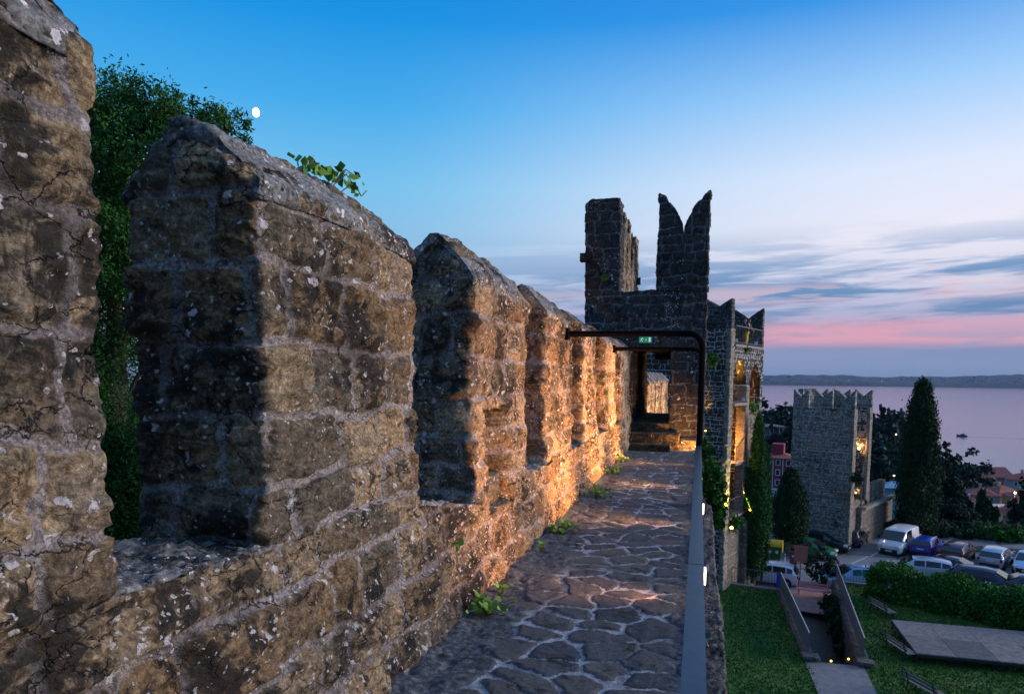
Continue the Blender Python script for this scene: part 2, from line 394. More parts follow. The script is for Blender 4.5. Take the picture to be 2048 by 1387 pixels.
def leaves(C, size, rng, elong=1.6, up=0.0, out=None):
    """one small rhombic leaf per centre"""
    n = len(C); d = rng.randn(n, 3); d[:, 2] += up*2; d /= np.linalg.norm(d, axis=1, keepdims=True)
    e = rng.randn(n, 3)
    if out is not None: e = e+out*1.2
    a = np.cross(d, e); a /= np.maximum(np.linalg.norm(a, axis=1, keepdims=True), 1e-6)
    s = size*rng.uniform(.6, 1.35, (n, 1)); L = d*s*elong*.5; B = a*s*.5
    V = np.stack([C-L, C+B, C+L, C-B], 1).reshape(-1, 3)
    return V, np.arange(n*4).reshape(n, 4)
def blob_points(blobs, n, rng, clumps=60, spread=.16, shell=.55):
    """clump centres spread through ellipsoids; leaves gathered round the clumps"""
    vol = np.array([b[1][0]*b[1][1]*b[1][2] for b in blobs])**.67; vol = vol/vol.sum()
    out = []; var = []
    for (c, r), w_ in zip(blobs, vol):
        k = max(3, int(clumps*w_)); r = np.array(r)
        d = rng.randn(k, 3); d /= np.linalg.norm(d, axis=1, keepdims=True)
        cc = np.array(c)+d*r*(shell+(1-shell)*rng.rand(k, 1)**.6)
        m_ = max(6, int(n*w_/k)); cv = rng.rand(k)
        q = rng.randn(k, m_, 3)*(spread*r.mean()*rng.uniform(.6, 1.3, (k, 1, 1)))
        out.append((cc[:, None]+q).reshape(-1, 3)); var.append(np.clip(np.repeat(cv, m_)*.7+rng.rand(k*m_)*.4-.05, 0, 1))
    return np.concatenate(out), np.concatenate(var)
def crown(name, blobs, n, size, mat, parent, seed=1, clumps=60, spread=.16, shell=.55, elong=1.6, world=False):
    rng = np.random.RandomState(seed); P, va = blob_points(blobs, n, rng, clumps, spread, shell)
    V, Q = leaves(P, size, rng, elong)
    return mesh_obj(name, V, Q, mat, parent, world=world, attr=np.repeat(va, 4)[:, None])
def cypress_points(h, R, n, rng, prof, clumps, z0=0):
    k = clumps; tz = rng.rand(k)**.85; a = rng.rand(k)*2*math.pi; rr = R*prof(tz)*(.62+.50*rng.rand(k)**1.3)
    C = np.stack([rr*np.cos(a), rr*np.sin(a), z0+tz*h], 1); m_ = n//k
    s = np.array([R*.13, R*.13, h*.022])
    P = (C[:, None]+rng.randn(k, m_, 3)*s).reshape(-1, 3)
    return P, np.clip(np.repeat(rng.rand(k), m_)*.7+rng.rand(k*m_)*.3, 0, 1)
def cypress(name, loc, h, R, label, group, mat=None, n=7000, seed=1, size=.16, trunk=.6, prof=None, cat='tree', bark=None, lean=0):
    rng = np.random.RandomState(seed)
    prof = prof or (lambda t: np.minimum(1, .55+t*1.8)*np.sqrt(np.maximum(0, 1-t**2.2))+.02)
    t = empty(name, loc, rng.rand()*6, label, cat, group)
    P, va = cypress_points(h-trunk, R, n, rng, prof, max(60, n//28), trunk)
    V, Q = leaves(P, size, rng, 2.4, up=.9)
    mesh_obj('crown', V, Q, mat or M_CYP, t, attr=np.repeat(va, 4)[:, None])
    MB().tube([(0, 0, -.3), (0, 0, trunk), (0, 0, h*.8)], [R*.22, R*.17, .03], 9).build('trunk', bark or M_BARK, t)
    return t
def tree(name, loc, blobs, trunk, label, group=None, mat=None, n=4000, seed=1, size=.3, clumps=70, spread=.16, cat='tree', bark=None, limbs=True, elong=1.5, shell=.55):
    """blobs and trunk points relative to loc"""
    t = empty(name, loc, 0, label, cat, group)
    crown('crown', blobs, n, size, mat or M_PINE, t, seed, clumps, spread, shell, elong)
    b = MB().tube(trunk[0], trunk[1], 8)
    if limbs:
        top = Vector(trunk[0][-1])
        for c, r in blobs: 
            mid = (top+Vector(c))/2+Vector((0, 0, -.1)); b.tube([top-Vector((0, 0, .1)), mid, c], [trunk[1][-1]*.8, trunk[1][-1]*.5, .02], 6)
    b.build('trunk', bark or M_BARK, t)
    return t

# ================================================================== THE NEAR WALL
ZP, ZL, ZT = -12.8, -11.7, -11.3        # car park, lawn
TW = .60
MER = [(.2, 1.62, 2.57, .36), (2.42, 3.90, 2.40, .28), (4.98, 6.62, 2.38, .34), (7.50, 9.10, 2.34, .31), (10.12, 11.48, 2.30, .33), (12.48, 13.98, 2.26, .30), (15.07, 17.28, 2.24, .30)]
def sill(y): return np.interp(y, [-1, 1.6, 3.9, 4.9, 17.5], [1.07, 1.05, .93, .73, .70])
def XI(z): return -1.545-.085*np.clip(z, 0, 1.3)
NICHE = [(5.22, 5.86, .58, 1.42), (10.42, 10.86, 1.0, 1.85), (12.9, 13.3, 1.0, 1.8), (0.5, .5, 0, 0)]
def niches(P, N, D):
    for a, b, c, d in NICHE:
        if b > a:
            wob = .06*(fbm(P*9, 2, 77)-.5)
            mk = ss(P[:, 1]+wob, a, a+.03)*ss(P[:, 1]+wob, b, b-.03)*ss(P[:, 2]+wob, c, c+.03)*ss(P[:, 2]+wob, d, d-.03)*(N[:, 0] > .6)
            D = D-.36*mk
    return D
fW = stone(7, (.19, .36), (.24, .60), extra=niches, joint=.020, depth=.028, lump=.042, rough=.080, fine=.026, warp=.08)
marks = sorted([v for q in MER for v in q[:2]])
def ygrid(a, b):
    out = [a]; y = a
    while y < b:
        sp = max(.0105, .0052*abs(y)); nx = y+sp
        nm = [v for v in marks if y+1e-6 < v <= nx+sp*.5]
        y = nm[0] if nm else nx
        out.append(min(y, b))
    return np.array(sorted(set(np.round(out, 5))))
YS = ygrid(-1.0, 17.28)
fSill = rockf(15, .05, .03, 1.3)
town = empty('town_wall', (-1.9, 0, 0), 0, 'long weathered stone town wall with gabled merlons along the paved walkway, reaching the foreground', 'stone wall')
sb = SB(fW)
pm = lambda x, y, z: (XI(z*sill(y))+TW*x, y, -.08+z*(sill(y)+.08))
sb.mbox(np.linspace(-1, 0, 26), YS, np.linspace(0, 1, 92), pm, skip=('z+', 'z-'))
sb.build('parapet', M_WALL, town)
gaps = [(-1.0, .2)]+[(MER[i][1], MER[i+1][0]) for i in range(len(MER)-1)]
for a, b in gaps:
    yy = YS[(YS >= a-1e-4) & (YS <= b+1e-4)]
    sb = SB(fSill); sb.mbox(np.linspace(-1.0, .0, 54), yy, np.linspace(.975, 1, 3), pm, skip=('z-',)); sb.build('sill', M_COPE, town)
for i, (a, b, ev, gh) in enumerate(MER):
    rng = random.Random(i+3); ap = rng.uniform(-.56, -.44); lean = rng.uniform(-.02, .02)
    gab = lambda x, ap=ap, gh=gh: gh*(1.12-np.sqrt(np.where(x > ap, (x-ap)/(0-ap), (ap-x)/(ap+1))**2*1.18+.012*3))
    sag = lambda y, i=i: .025*np.sin(y*2.3+i)
    yy = YS[(YS >= a-1e-4) & (YS <= b+1e-4)]
    dz = max(.0115, .0056*a)
    def mm(x, y, z, ev=ev, gab=gab, sag=sag, lean=lean):
        top = ev+gab(x)+sag(y); s0 = sill(y); zz = np.where(z < 0, s0+z, s0+z*(top-s0))
        return XI(zz)+TW*(x-.5*0)*np.where(z < 0, 1, 1)+lean*np.maximum(z, 0)-np.where(z < 0, .012, 0)*np.where(x > -.5, 1, -1), y+np.where(z < 0, 0, 0), zz
    sb = SB(fW); sb.mbox(np.linspace(-1, 0, int(.68/dz/1.1)), yy, np.r_[-.09, -.05, -.02, np.linspace(0, 1, int(1.6/dz))], mm, skip=('z-',))
    flat = SB(lambda P, N: (np.zeros(len(P)), np.tile([1., .4, .4], (len(P), 1))))
    flat.mbox(np.linspace(-.88, -.10, 4), lin(a+.05, b-.05, .1), [-.12, .12], lambda x, y, z: (XI(sill(y))+TW*x, y, sill(y)+z))
    for k_ in 'PDA': getattr(sb, k_).extend(getattr(flat, k_))
    sb.Q.extend([q_+sb.n for q_ in flat.Q]); mo = sb.build('merlon', M_WALL, town)
    def cm_(x, y, z, ev=ev, gab=gab, sag=sag, lean=lean):
        g_ = gab(x); rr = np.exp(-((x+.5)/.1)**2)*.02
        return XI(ev)+TW*x+lean, y+.0*z, ev+g_+sag(y)-.03-rr+z*.075
    sb = SB(rockf(40+i, .085, .024)); 
    sb.mbox(np.linspace(-1.012, .025, int(.9/dz)), lin(a-.012, b+.012, dz*1.15), np.linspace(0, 1, 7), cm_)
    c = sb.build('coping', M_COPE, mo)

# body of the wall under the walkway, seen from the lawn side
sb = SB(stone(21, (.2, .36), (.25, .6)))
sb.mbox(lin(-2.2, .15, .12), lin(-1.0, 17.3, .07), lin(-12.9, -.06, .08), skip=('z+', 'z-', 'x-'))
sb.build('wall_base', M_TERR, town)
sb = SB(rockf(5, .05, .03, 1.6))
sb.mbox(lin(.035, .185, .0125), np.concatenate([lin(-1, 6, .02), lin(6.05, 16.4, .05)]), lin(-.07, .05, .02), lambda x, y, z: (x+.01*np.sin(y*1.7), y, z+.012*np.sin(y*2.9)))
sb.build('ledge', M_ROUGH, town)

# ------------------------------------------------------------------ paving
def crazy(P, N):
    q = np.stack([P[:, 0], P[:, 1], P[:, 2]*0], 1)
    u = P[:, 0]+.05*(fbm(q*5, 3, 3)-.5)*2+.045*(fbm(q*16, 3, 8)-.5); v = P[:, 1]+.05*(fbm(q*5, 3, 6)-.5)*2+.045*(fbm(q*16, 3, 9)-.5)
    su, sv = .34, .25
    a, b = u/su, v/sv; ia, ib = np.floor(a).astype(int), np.floor(b).astype(int)
    F1 = np.full(len(u), 9.); F2 = np.full(len(u), 9.); ID = np.zeros(len(u)); z0 = np.zeros_like(ia)
    for da in (-2, -1, 0, 1, 2):
        for db in (-2, -1, 0, 1, 2):
            ca, cb = ia+da, ib+db
            px = (ca+.5+.86*(_hash(ca+500, cb+500, z0, 1)-.5))*su; py = (cb+.5+.86*(_hash(ca+500, cb+500, z0, 2)-.5))*sv
            wgt = .06*_hash(ca+500, cb+500, z0, 5)
            d = np.sqrt((px-u)**2+(py-v)**2)-wgt; idn = _hash(ca+500, cb+500, z0, 3)
            c1 = d < F1; F2 = np.where(c1, F1, np.minimum(F2, d)); ID = np.where(c1, idn, ID); F1 = np.where(c1, d, F1)
    e = F2-F1; jw = .022+.05*(fbm(q*2.2, 2, 31)-.3)
    body = ss(e, jw*.75, jw*1.25)
    D = .012*ss(e, jw*.5, jw*2.5)+.012*(ID-.5)*body+.022*(fbm(q*4, 4, 60)-.5)*(.4+.6*body)+.010*(fbm(q*np.array([20, 28, 1]), 4, 70)-.5)
    edge = np.maximum(ss(P[:, 0], -.98+.3*(fbm(q*3, 3, 50)-.5), -1.35), ss(P[:, 0], -.22+.2*(fbm(q*3, 3, 51)-.5), -.04))
    D = D+.02*edge*(fbm(q*11, 4, 80)-.4)+.05*ss(P[:, 0], -1.38, -1.6)*fbm(q*7, 3, 90)
    return D, np.stack([body, ID, edge], 1)
sb = SB(crazy)
yy = [1.2]
while yy[-1] < 16.6: yy.append(yy[-1]+max(.008, .0034*yy[-1]))
sb.grid(np.stack(np.broadcast_arrays(*np.meshgrid(lin(-1.66, .16, .0095), np.array(yy), indexing='ij'), 0.0), -1).astype(float))
sb.grid(np.stack(np.broadcast_arrays(*np.meshgrid(lin(-1.66, .16, .04), lin(-1.0, 1.2, .04), indexing='ij'), 0.0), -1).astype(float))
mt, t, b = newmat('flagstone_paving')
pos = t.new('ShaderNodeNewGeometry').outputs['Position']
vc = t.new('ShaderNodeVertexColor'); vc.layer_name = 'col'; sp = t.new('ShaderNodeSeparateColor'); t.put(sp.inputs[0], vc.outputs[0]); body, iid, edge = sp.outputs
nf = t.noise(pos, 60, 6, .72); nm = t.noise(pos, 9, 7, .68, .4); nb = t.noise(pos, 2.3, 4, .6)
base = t.ramp(t.math('ADD', t.math('MULTIPLY', iid, .6), t.math('MULTIPLY', nm, .45)), [(.15, (.040, .052, .062, 1)), (.4, (.068, .082, .094, 1)), (.62, (.115, .108, .098, 1)), (.8, (.072, .086, .098, 1)), (.95, (.15, .135, .115, 1))])
base = t.mix(1, base, t.ramp(nf, [(.3, g1(.5)), (.52, g1(1)), (.72, g1(1.6))]), 'MULTIPLY')
base = t.mix(t.step(t.noise(pos, 5, 8, .75, .6), .54, .64), base, (.018, .019, .02, 1))
mo = t.mix(t.step(nf, .35, .65), (.25, .28, .31, 1), (.46, .50, .56, 1))
mo = t.mix(t.step(t.noise(pos, 1.6, 5, .65), .46, .66), mo, (.07, .072, .075, 1))
mo = t.mix(t.step(t.noise(pos, 8, 6, .7), .52, .62), mo, (.10, .10, .105, 1))
bj = t.math('ADD', body, t.math('MULTIPLY', t.math('SUBTRACT', t.noise(pos, 30, 6, .75), .5), 1.3))
c = t.mix(t.step(bj, .4, .60), mo, base)
dirt = t.mix(t.step(t.noise(pos, 22, 8, .8), .42, .62), (.026, .032, .038, 1), (.16, .18, .20, 1))
c = t.mix(t.math('MULTIPLY', t.step(t.math('ADD', edge, t.math('MULTIPLY', t.math('SUBTRACT', nm, .5), .8)), .3, .7), .9), c, dirt)
t.put(b.inputs['Base Color'], c); b.inputs['Roughness'].default_value = .78; b.inputs['Specular IOR Level'].default_value = .35
t.put(b.inputs['Normal'], t.bump(t.math('ADD', t.math('MULTIPLY', nm, .6), t.math('ADD', t.math('MULTIPLY', t.noise(pos, 26, 8, .7), .5), t.math('MULTIPLY', nf, .2))), 1, .016))
o = sb.build('walkway', mt); tag(o, kind='structure')

# ------------------------------------------------------------------ railing, frames, lamps
M_STEEL = simple('dark_painted_steel', (.030, .040, .058), .34, noise=.3, nscale=30, spec=.6)
M_STEELD = simple('black_steel', (.002, .0025, .004), .8, spec=.08)
rail = empty('steel_railing', (0, 0, 0), 0, 'dark grey square steel handrail running along the open edge of the walkway', 'railing')
MB().box((.008, 7.0, .86), (.066, 16.9, .05)).build('handrail', M_STEEL, rail)
for y in (3.1, 6.6, 10.1):
    MB().box((.008, y, .86), (.0672, .004, .0512)).build('joint', M_STEELD, rail)
for k in range(12):
    y = .5+k*1.36
    MB().box((.012, y, .435), (.035, .012, .80)).box((.012, y, .035), (.06, .09, .012)).build('post', M_STEELD, rail)
for z in (.16, .33, .50, .67):
    MB().box((-.022, 7.0, z), (.012, 16.9, .026)).build('infill_bar', M_STEELD, rail)
for n_, (yf, zt) in enumerate(((8.55, 2.20), (13.4, 2.20))):
    rr = .16; xp = .018
    pts = [(xp, yf, .86), (xp, yf, zt-rr)]+[(xp-rr+rr*math.cos(a), yf, zt-rr+rr*math.sin(a)) for a in [rad(q) for q in (18, 36, 54, 72, 90)]]
    fr = MB().tube(pts+[(-1.56, yf, zt)], .037, 8).build('frame', M_STEELD, rail)
    MB().box((-1.59, yf, zt), (.05, .14, .14)).build('wall_plate', M_STEELD, fr)
M_LENS = simple('warm_lamp_lens', (.9, .7, .5), .4, emit=(1, .62, .32), es=14)
M_LHOUS = simple('lamp_housing', (.22, .23, .25), .4, metal=.6)
def spot(name, loc, aim, e, size, ang, parent, color=(1, .50, .17), blend=.6):
    d = bpy.data.lights.new(name, 'SPOT'); d.energy = e; d.color = color; d.spot_size = rad(ang); d.spot_blend = blend; d.shadow_soft_size = size
    o = bpy.data.objects.new(name, d); COL.objects.link(o); o.parent = parent; o.location = loc
    o.rotation_euler = Vector(aim).to_track_quat('-Z', 'Y').to_euler(); return o
lamp_names = ['nearest glowing lamp on the outer foot of the handrail, above the lawn', 'second glowing lamp from the camera on the outer foot of the handrail', 'third lamp along the outer foot of the handrail', 'fourth lamp along the outer foot of the handrail', 'last lamp of the handrail, beside the gatehouse steps']
for k, y in enumerate((5.35, 8.1, 10.9, 13.7, 16.2)):
    L = empty('walkway_lamp', (.085, y, .16), 0, lamp_names[k], 'lamp', 'lamps along the handrail')
    MB().box((.012, 0, .05), (.02, .20, .12)).box((0, 0, -.04), (.016, .05, .14)).build('housing', M_LHOUS, L)
    MB().box((-.004, 0, .05), (.010, .17, .09)).build('lens', M_LENS, L)
    spot('light', (-.08, 0, .07), (-1, [.1, .1, .1, 0, 1.3][k], [.62, .62, .62, .6, .1][k]), [210, 620, 850, 950, 130][k], .03, [112, 112, 112, 105, 120][k], L, color=(1, .42, .12), blend=.9)
    spot('floor_light', (-.06, 0, .10), (-1, .05, -.30), [38, 34, 34, 34, 4][k], .03, 64, L, color=(1, .42, .22), blend=1)

# ================================================================== GATEHOUSE
GY = 17.3
gate = empty('gatehouse', (-1.3, GY, -11.3), 0, 'dark ruined stone gatehouse with low doorway and tall forked merlon at the walkway end', 'gatehouse')
fG = stone(33, (.15, .33), (.18, .56), joint=.017, depth=.02, lump=.04, rough=.07, warp=.10)
sb = SB(fG); sp_ = .032
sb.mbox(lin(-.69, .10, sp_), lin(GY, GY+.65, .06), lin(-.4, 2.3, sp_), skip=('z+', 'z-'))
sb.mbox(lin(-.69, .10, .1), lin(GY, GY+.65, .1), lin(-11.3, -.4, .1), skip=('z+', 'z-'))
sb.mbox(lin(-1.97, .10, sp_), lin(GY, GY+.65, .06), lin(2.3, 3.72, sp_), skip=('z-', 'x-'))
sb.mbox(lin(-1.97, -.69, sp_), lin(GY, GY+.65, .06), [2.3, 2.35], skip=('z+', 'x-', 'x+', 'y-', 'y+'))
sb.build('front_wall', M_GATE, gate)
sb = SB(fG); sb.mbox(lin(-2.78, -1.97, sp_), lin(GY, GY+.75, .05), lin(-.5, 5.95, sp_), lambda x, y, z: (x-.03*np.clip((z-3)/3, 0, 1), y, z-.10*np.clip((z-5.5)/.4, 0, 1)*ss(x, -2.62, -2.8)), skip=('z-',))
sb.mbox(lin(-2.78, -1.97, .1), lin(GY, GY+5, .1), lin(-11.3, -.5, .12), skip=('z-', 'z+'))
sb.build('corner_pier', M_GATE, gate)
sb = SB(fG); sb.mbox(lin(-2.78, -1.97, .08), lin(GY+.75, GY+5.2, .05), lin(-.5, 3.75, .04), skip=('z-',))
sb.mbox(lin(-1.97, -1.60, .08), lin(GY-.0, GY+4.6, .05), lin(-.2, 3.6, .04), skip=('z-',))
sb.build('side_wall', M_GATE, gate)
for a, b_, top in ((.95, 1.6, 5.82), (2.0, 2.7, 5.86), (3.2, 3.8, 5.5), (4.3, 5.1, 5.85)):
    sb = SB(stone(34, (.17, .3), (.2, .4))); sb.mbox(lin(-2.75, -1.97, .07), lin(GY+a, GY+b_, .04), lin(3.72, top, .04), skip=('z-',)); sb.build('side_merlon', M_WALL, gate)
def vtop(t, lo, hi, p=.55): return lo+(hi-lo)*np.abs(2*t-1)**p
def forked(parent, x0, x1, y0, y1, zb, zn, zt, mat, df, sp, world=True, axis='x', p=.55):
    def M(x, y, z):
        t = (x-x0)/(x1-x0); top = vtop(t, zn, zt, p); return x, y, zb+z*(top-zb)
    def M2(x, y, z):
        t = (y-y0)/(y1-y0); top = vtop(t, zn, zt, p); return x, y, zb+z*(top-zb)
    sb = SB(df); sb.mbox(lin(x0, x1, sp if axis == 'x' else sp*2), lin(y0, y1, sp*2 if axis == 'x' else sp), np.linspace(0, 1, int((zt-zb)/sp)), M if axis == 'x' else M2, skip=('z-',))
    return sb.build('forked_merlon', mat, parent, world=world)
forked(gate, -1.05, .105, GY, GY+.5, 3.72, 5.04, 6.02, M_GATE, fG, .03)
forked(gate, -1.34, -.1, GY+4.4, GY+4.9, 2.2, 4.9, 5.72, M_GATE, stone(36, (.17, .3), (.2, .45)), .06)
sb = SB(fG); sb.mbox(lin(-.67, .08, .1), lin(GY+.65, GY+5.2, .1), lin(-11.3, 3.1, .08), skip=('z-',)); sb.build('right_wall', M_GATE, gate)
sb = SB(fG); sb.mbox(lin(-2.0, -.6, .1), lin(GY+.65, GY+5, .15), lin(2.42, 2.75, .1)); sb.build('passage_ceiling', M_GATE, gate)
M_WOOD = simple('old_timber', (.16, .075, .03), .85, noise=.5, nscale=9, bump=.5)
for yy_, zz_ in ((GY+.35, 2.18), (GY+1.9, 2.12), (GY+3.4, 2.12)):
    MB().box((-1.13, yy_, zz_), (.98, .34, .22)).build('lintel_beam', M_WOOD, gate)
for p_ in (at(1168, 515, 'y', GY), at(1270, 562, 'y', GY+4.6)):
    sb = SB(rockf(9, .04, .02)); sb.mbox(lin(p_.x-.09, p_.x+.16, .03), lin(p_.y-.1, p_.y+.15, .03), lin(p_.z-.1, p_.z+.1, .03)); sb.build('corbel', M_GATE, gate)
# exit sign
M_SGREEN = simple('sign_green', (.01, .22, .12), .5, emit=(.01, .30, .16), es=.35)
M_SWHITE = simple('sign_white', (.8, .85, .8), .5, emit=(.8, .9, .85), es=.35)
pe = at(1291, 679, 'y', GY-.06)
ex = empty('exit_sign', pe, 0, 'small green emergency exit sign with running figure, arrow and door over the doorway', 'exit sign')
MB().box((0, 0, 0), (.31, .035, .15)).build('panel', M_SGREEN, ex)
s_ = MB(); yq = -.020
def fl(pts): s_.add([(x, yq, z) for x, z in pts]+[(x, yq+.004, z) for x, z in pts], [tuple(range(len(pts))), tuple(range(len(pts), 2*len(pts)))[::-1]]+[(i, i+len(pts), (i+1) % len(pts)+len(pts), (i+1) % len(pts)) for i in range(len(pts))])
fl([(-.075+.011*math.cos(a), .042+.011*math.sin(a)) for a in [k*math.pi/4 for k in range(8)]])
fl([(-.095, .028), (-.072, .03), (-.085, -.008), (-.102, -.004)]); fl([(-.072, .028), (-.05, .012), (-.044, .018), (-.066, .034)]); fl([(-.095, .026), (-.122, .016), (-.120, .006), (-.09, .018)])
fl([(-.10, -.004), (-.085, -.006), (-.068, -.028), (-.07, -.052), (-.08, -.05), (-.08, -.03)]); fl([(-.102, -.002), (-.092, -.012), (-.108, -.035), (-.132, -.036), (-.132, -.028), (-.112, -.024)])
s_.build('running_figure', M_SWHITE, ex); s_ = MB()
fl([(.008, .035), (.016, .035), (.016, -.012), (.008, -.012)]); fl([(-.004, -.01), (.028, -.01), (.012, -.036)])
s_.build('arrow', M_SWHITE, ex); s_ = MB()
fl([(.075, .055), (.125, .055), (.125, -.055), (.075, -.055)])
s_.build('door_symbol', M_SWHITE, ex)

# steps up into the doorway
stp = empty('stone_steps', (-1.1, 15.95, 0), 0, 'three worn stone steps rising from the walkway to the doorway', 'steps')
M_STEP = stone_mat('step_stone', [(.06, .05, .035), (.10, .08, .05), (.14, .10, .06)], (.1, .09, .08), dark=.7, white=.35)
for x0, x1, y0, y1, z0, z1 in ((-1.56, -.60, 15.9, 16.5, -.05, .16), (-1.58, -.42, 16.42, 17.1, -.05, .36), (-1.60, -.69, 16.98, 22.0, -.05, .56)):
    sb = SB(rockf(int(y0*7), .05, .015)); sb.mbox(lin(x0, x1, .025), lin(y0, y1, .03 if y1 < 18 else .06), lin(z0, z1, .02), skip=('z-',)); sb.build('step', M_STEP, stp)
sb = SB(stone(61, (.15, .2), (.2, .4))); sb.mbox(lin(-.42, .05, .03), lin(16.6, GY, .04), lin(-.05, .22, .02), skip=('z-',)); sb.build('side_block', M_STEP, stp)

# wall going on beyond the gatehouse
w2 = empty('town_wall', (-2, 23, 0), 0, 'farther stretch of town wall with lamp-lit merlons seen through the doorway', 'stone wall')
fW2 = stone(8, (.16, .3), (.2, .5))
sb = SB(fW2); sb.mbox(lin(-2.3, -1.62, .1), lin(22.3, 38.5, .08), lin(-1.2, .05, .05)); sb.build('parapet', M_WALL, w2)
for k in range(7):
    a = 22.9+k*2.2
    sb = SB(fW2); sb.mbox(np.linspace(-1, 0, 12), lin(a, a+1.5, .07), np.linspace(0, 1, 26), lambda x, y, z: (-1.62+.68*x, y, .05+z*(1.45+.33*(1-np.abs(2*x+1))-.05)), skip=('z-',)); mo = sb.build('merlon', M_WALL, w2)
    sb = SB(rockf(70+k)); sb.mbox(np.linspace(-1.08, .08, 12), lin(a-.03, a+1.53, .07), np.linspace(0, 1, 3), lambda x, y, z: (-1.62+.68*x, y, 1.46+.33*(1-np.abs(2*x+1))+z*.09)); sb.build('coping', M_COPE, mo)
MB().box((-1.0, 30.3, -11.3+5.15), (2.6, 16.4, 10.3)).build('wall_base', M_TERR, w2)
for k, y in enumerate((23.6, 28, 33)):
    L = empty('walkway_lamp', (-.15, y, -.35), 0, ['lamp beyond the doorway, nearest the gatehouse', 'middle lamp beyond the doorway', 'farthest lamp beyond the doorway'][k], 'lamp', 'lamps beyond the doorway')
    MB().box((.012, 0, .05), (.02, .20, .12)).box((0, 0, -.04), (.016, .05, .22)).build('housing', M_LHOUS, L); MB().box((-.004, 0, .05), (.010, .17, .09)).build('lens', M_LENS, L)
    spot('light', (-.06, 0, .06), (-1, .1, .35), 520, .05, 150, L)

# ================================================================== FIRST TOWER (with the two people)
T1L = (1.55, 40.0, ZT); T1R = -rad(20.1)
T1K = 1.12; T1L = tuple(CP+(Vector(T1L)-CP)*T1K)
t1 = empty('watchtower', T1L, T1R, 'tall stone tower with lit pointed arches, open at the side, rising behind the gatehouse', 'tower')
t1.scale = (T1K, T1K, T1K); MW[t1.name] = MW[t1.name]@Matrix.Diagonal((T1K, T1K, T1K, 1))
f1 = stone(51, (.13, .38), (.18, .62), joint=.024, depth=.03, lump=.05, rough=.06, warp=.09)
def part(name, mat, root, boxes, df, sp, **k):
    sb = SB(df)
    for b_ in boxes:
        x0, x1, y0, y1, z0, z1 = b_[:6]
        sb.mbox(lin(x0, x1, sp), lin(y0, y1, sp), lin(z0, z1, sp), skip=('z-',) if len(b_) < 7 else b_[6])
    return sb.build(name, mat, root, world=False)
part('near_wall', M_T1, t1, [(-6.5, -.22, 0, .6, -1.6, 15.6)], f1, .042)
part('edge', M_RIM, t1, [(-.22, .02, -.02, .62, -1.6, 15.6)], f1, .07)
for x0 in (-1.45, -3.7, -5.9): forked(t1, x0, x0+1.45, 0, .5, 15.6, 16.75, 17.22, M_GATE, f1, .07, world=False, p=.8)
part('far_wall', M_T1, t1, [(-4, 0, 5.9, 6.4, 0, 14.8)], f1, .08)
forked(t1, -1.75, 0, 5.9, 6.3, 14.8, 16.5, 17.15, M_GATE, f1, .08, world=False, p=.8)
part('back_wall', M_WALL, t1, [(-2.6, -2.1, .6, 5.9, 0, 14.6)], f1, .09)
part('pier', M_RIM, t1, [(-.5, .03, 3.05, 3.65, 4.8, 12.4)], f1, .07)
def arch(y0, y1, zs_, zpk, ztop, thick=.5):
    def M(x, y, z):
        tt = np.abs(2*(y-y0)/(y1-y0)-1); za = zs_+(zpk-zs_)*np.sqrt(np.maximum(0, 1-tt**1.6)); return x, y, za+z*(ztop-za)
    sb = SB(f1); sb.mbox(lin(-thick, 0, .1), lin(y0, y1, .06), np.linspace(0, 1, 20), M); return sb
arch(.6, 3.05, 12.4, 14.05, 14.8).build('arch', M_T1, t1, world=False)
arch(3.65, 5.9, 12.2, 13.75, 14.8).build('arch', M_T1, t1, world=False)
part('pier_head', M_T1, t1, [(-.5, 0, 3.05, 3.65, 12.4, 14.8)], f1, .08)
part('bay_wall', M_WALL, t1, [(-.45, -.02, 3.65, 5.9, 0, 11.0)], f1, .08)
part('base_wall', M_TERR, t1, [(-.4, .0, .6, 3.65, -1.6, 5.0), (-.1, .35, 3.0, 5.2, -1.6, 4.6)], stone(52, (.3, .36), (.5, .9), joint=.02, rough=.02, lump=.02), .09)
M_SLAB = simple('pale_slab', (.22, .21, .2), .8, noise=.3)
for z, x1, y0, y1 in ((14.72, .12, .6, 5.9), (11.45, .18, .6, 3.1), (8.0, .0, 1.6, 3.1), (5.05, .15, .6, 3.4)):
    MB().box(((-2.1+x1)/2, (y0+y1)/2, z), (2.1+x1, y1-y0, .14)).build('floor_slab', M_SLAB, t1)
M_RAIL = simple('railing_grey', (.10, .10, .105), .5)
def railing(b, p0, p1, h, sp=.13, r=.012):
    p0, p1 = Vector(p0), Vector(p1); n = int((p1-p0).length/sp)
    for k in range(n+1): q = p0.lerp(p1, k/n); b.bar(q, q+Vector((0, 0, h)), r*1.4)
    b.bar(p0+Vector((0, 0, h)), p1+Vector((0, 0, h)), .04); b.bar(p0+Vector((0, 0, .1)), p1+Vector((0, 0, .1)), .025)
for z, y0, y1 in ((14.8, .7, 5.8), (11.52, .65, 3.05), (5.12, .65, 3.05)):
    b_ = MB(); railing(b_, (.06, y0, z), (.06, y1, z), 1.0, .26 if z > 14 else .16, .008); b_.build('balustrade', M_RAIL, t1)
b_ = MB(); railing(b_, (.04, 1.5, 8.1), (.04, 3.0, 8.6), .9); b_.build('balustrade', M_RAIL, t1)
def t1w(x, y, z): return MW[t1.name]@Vector((x, y, z))
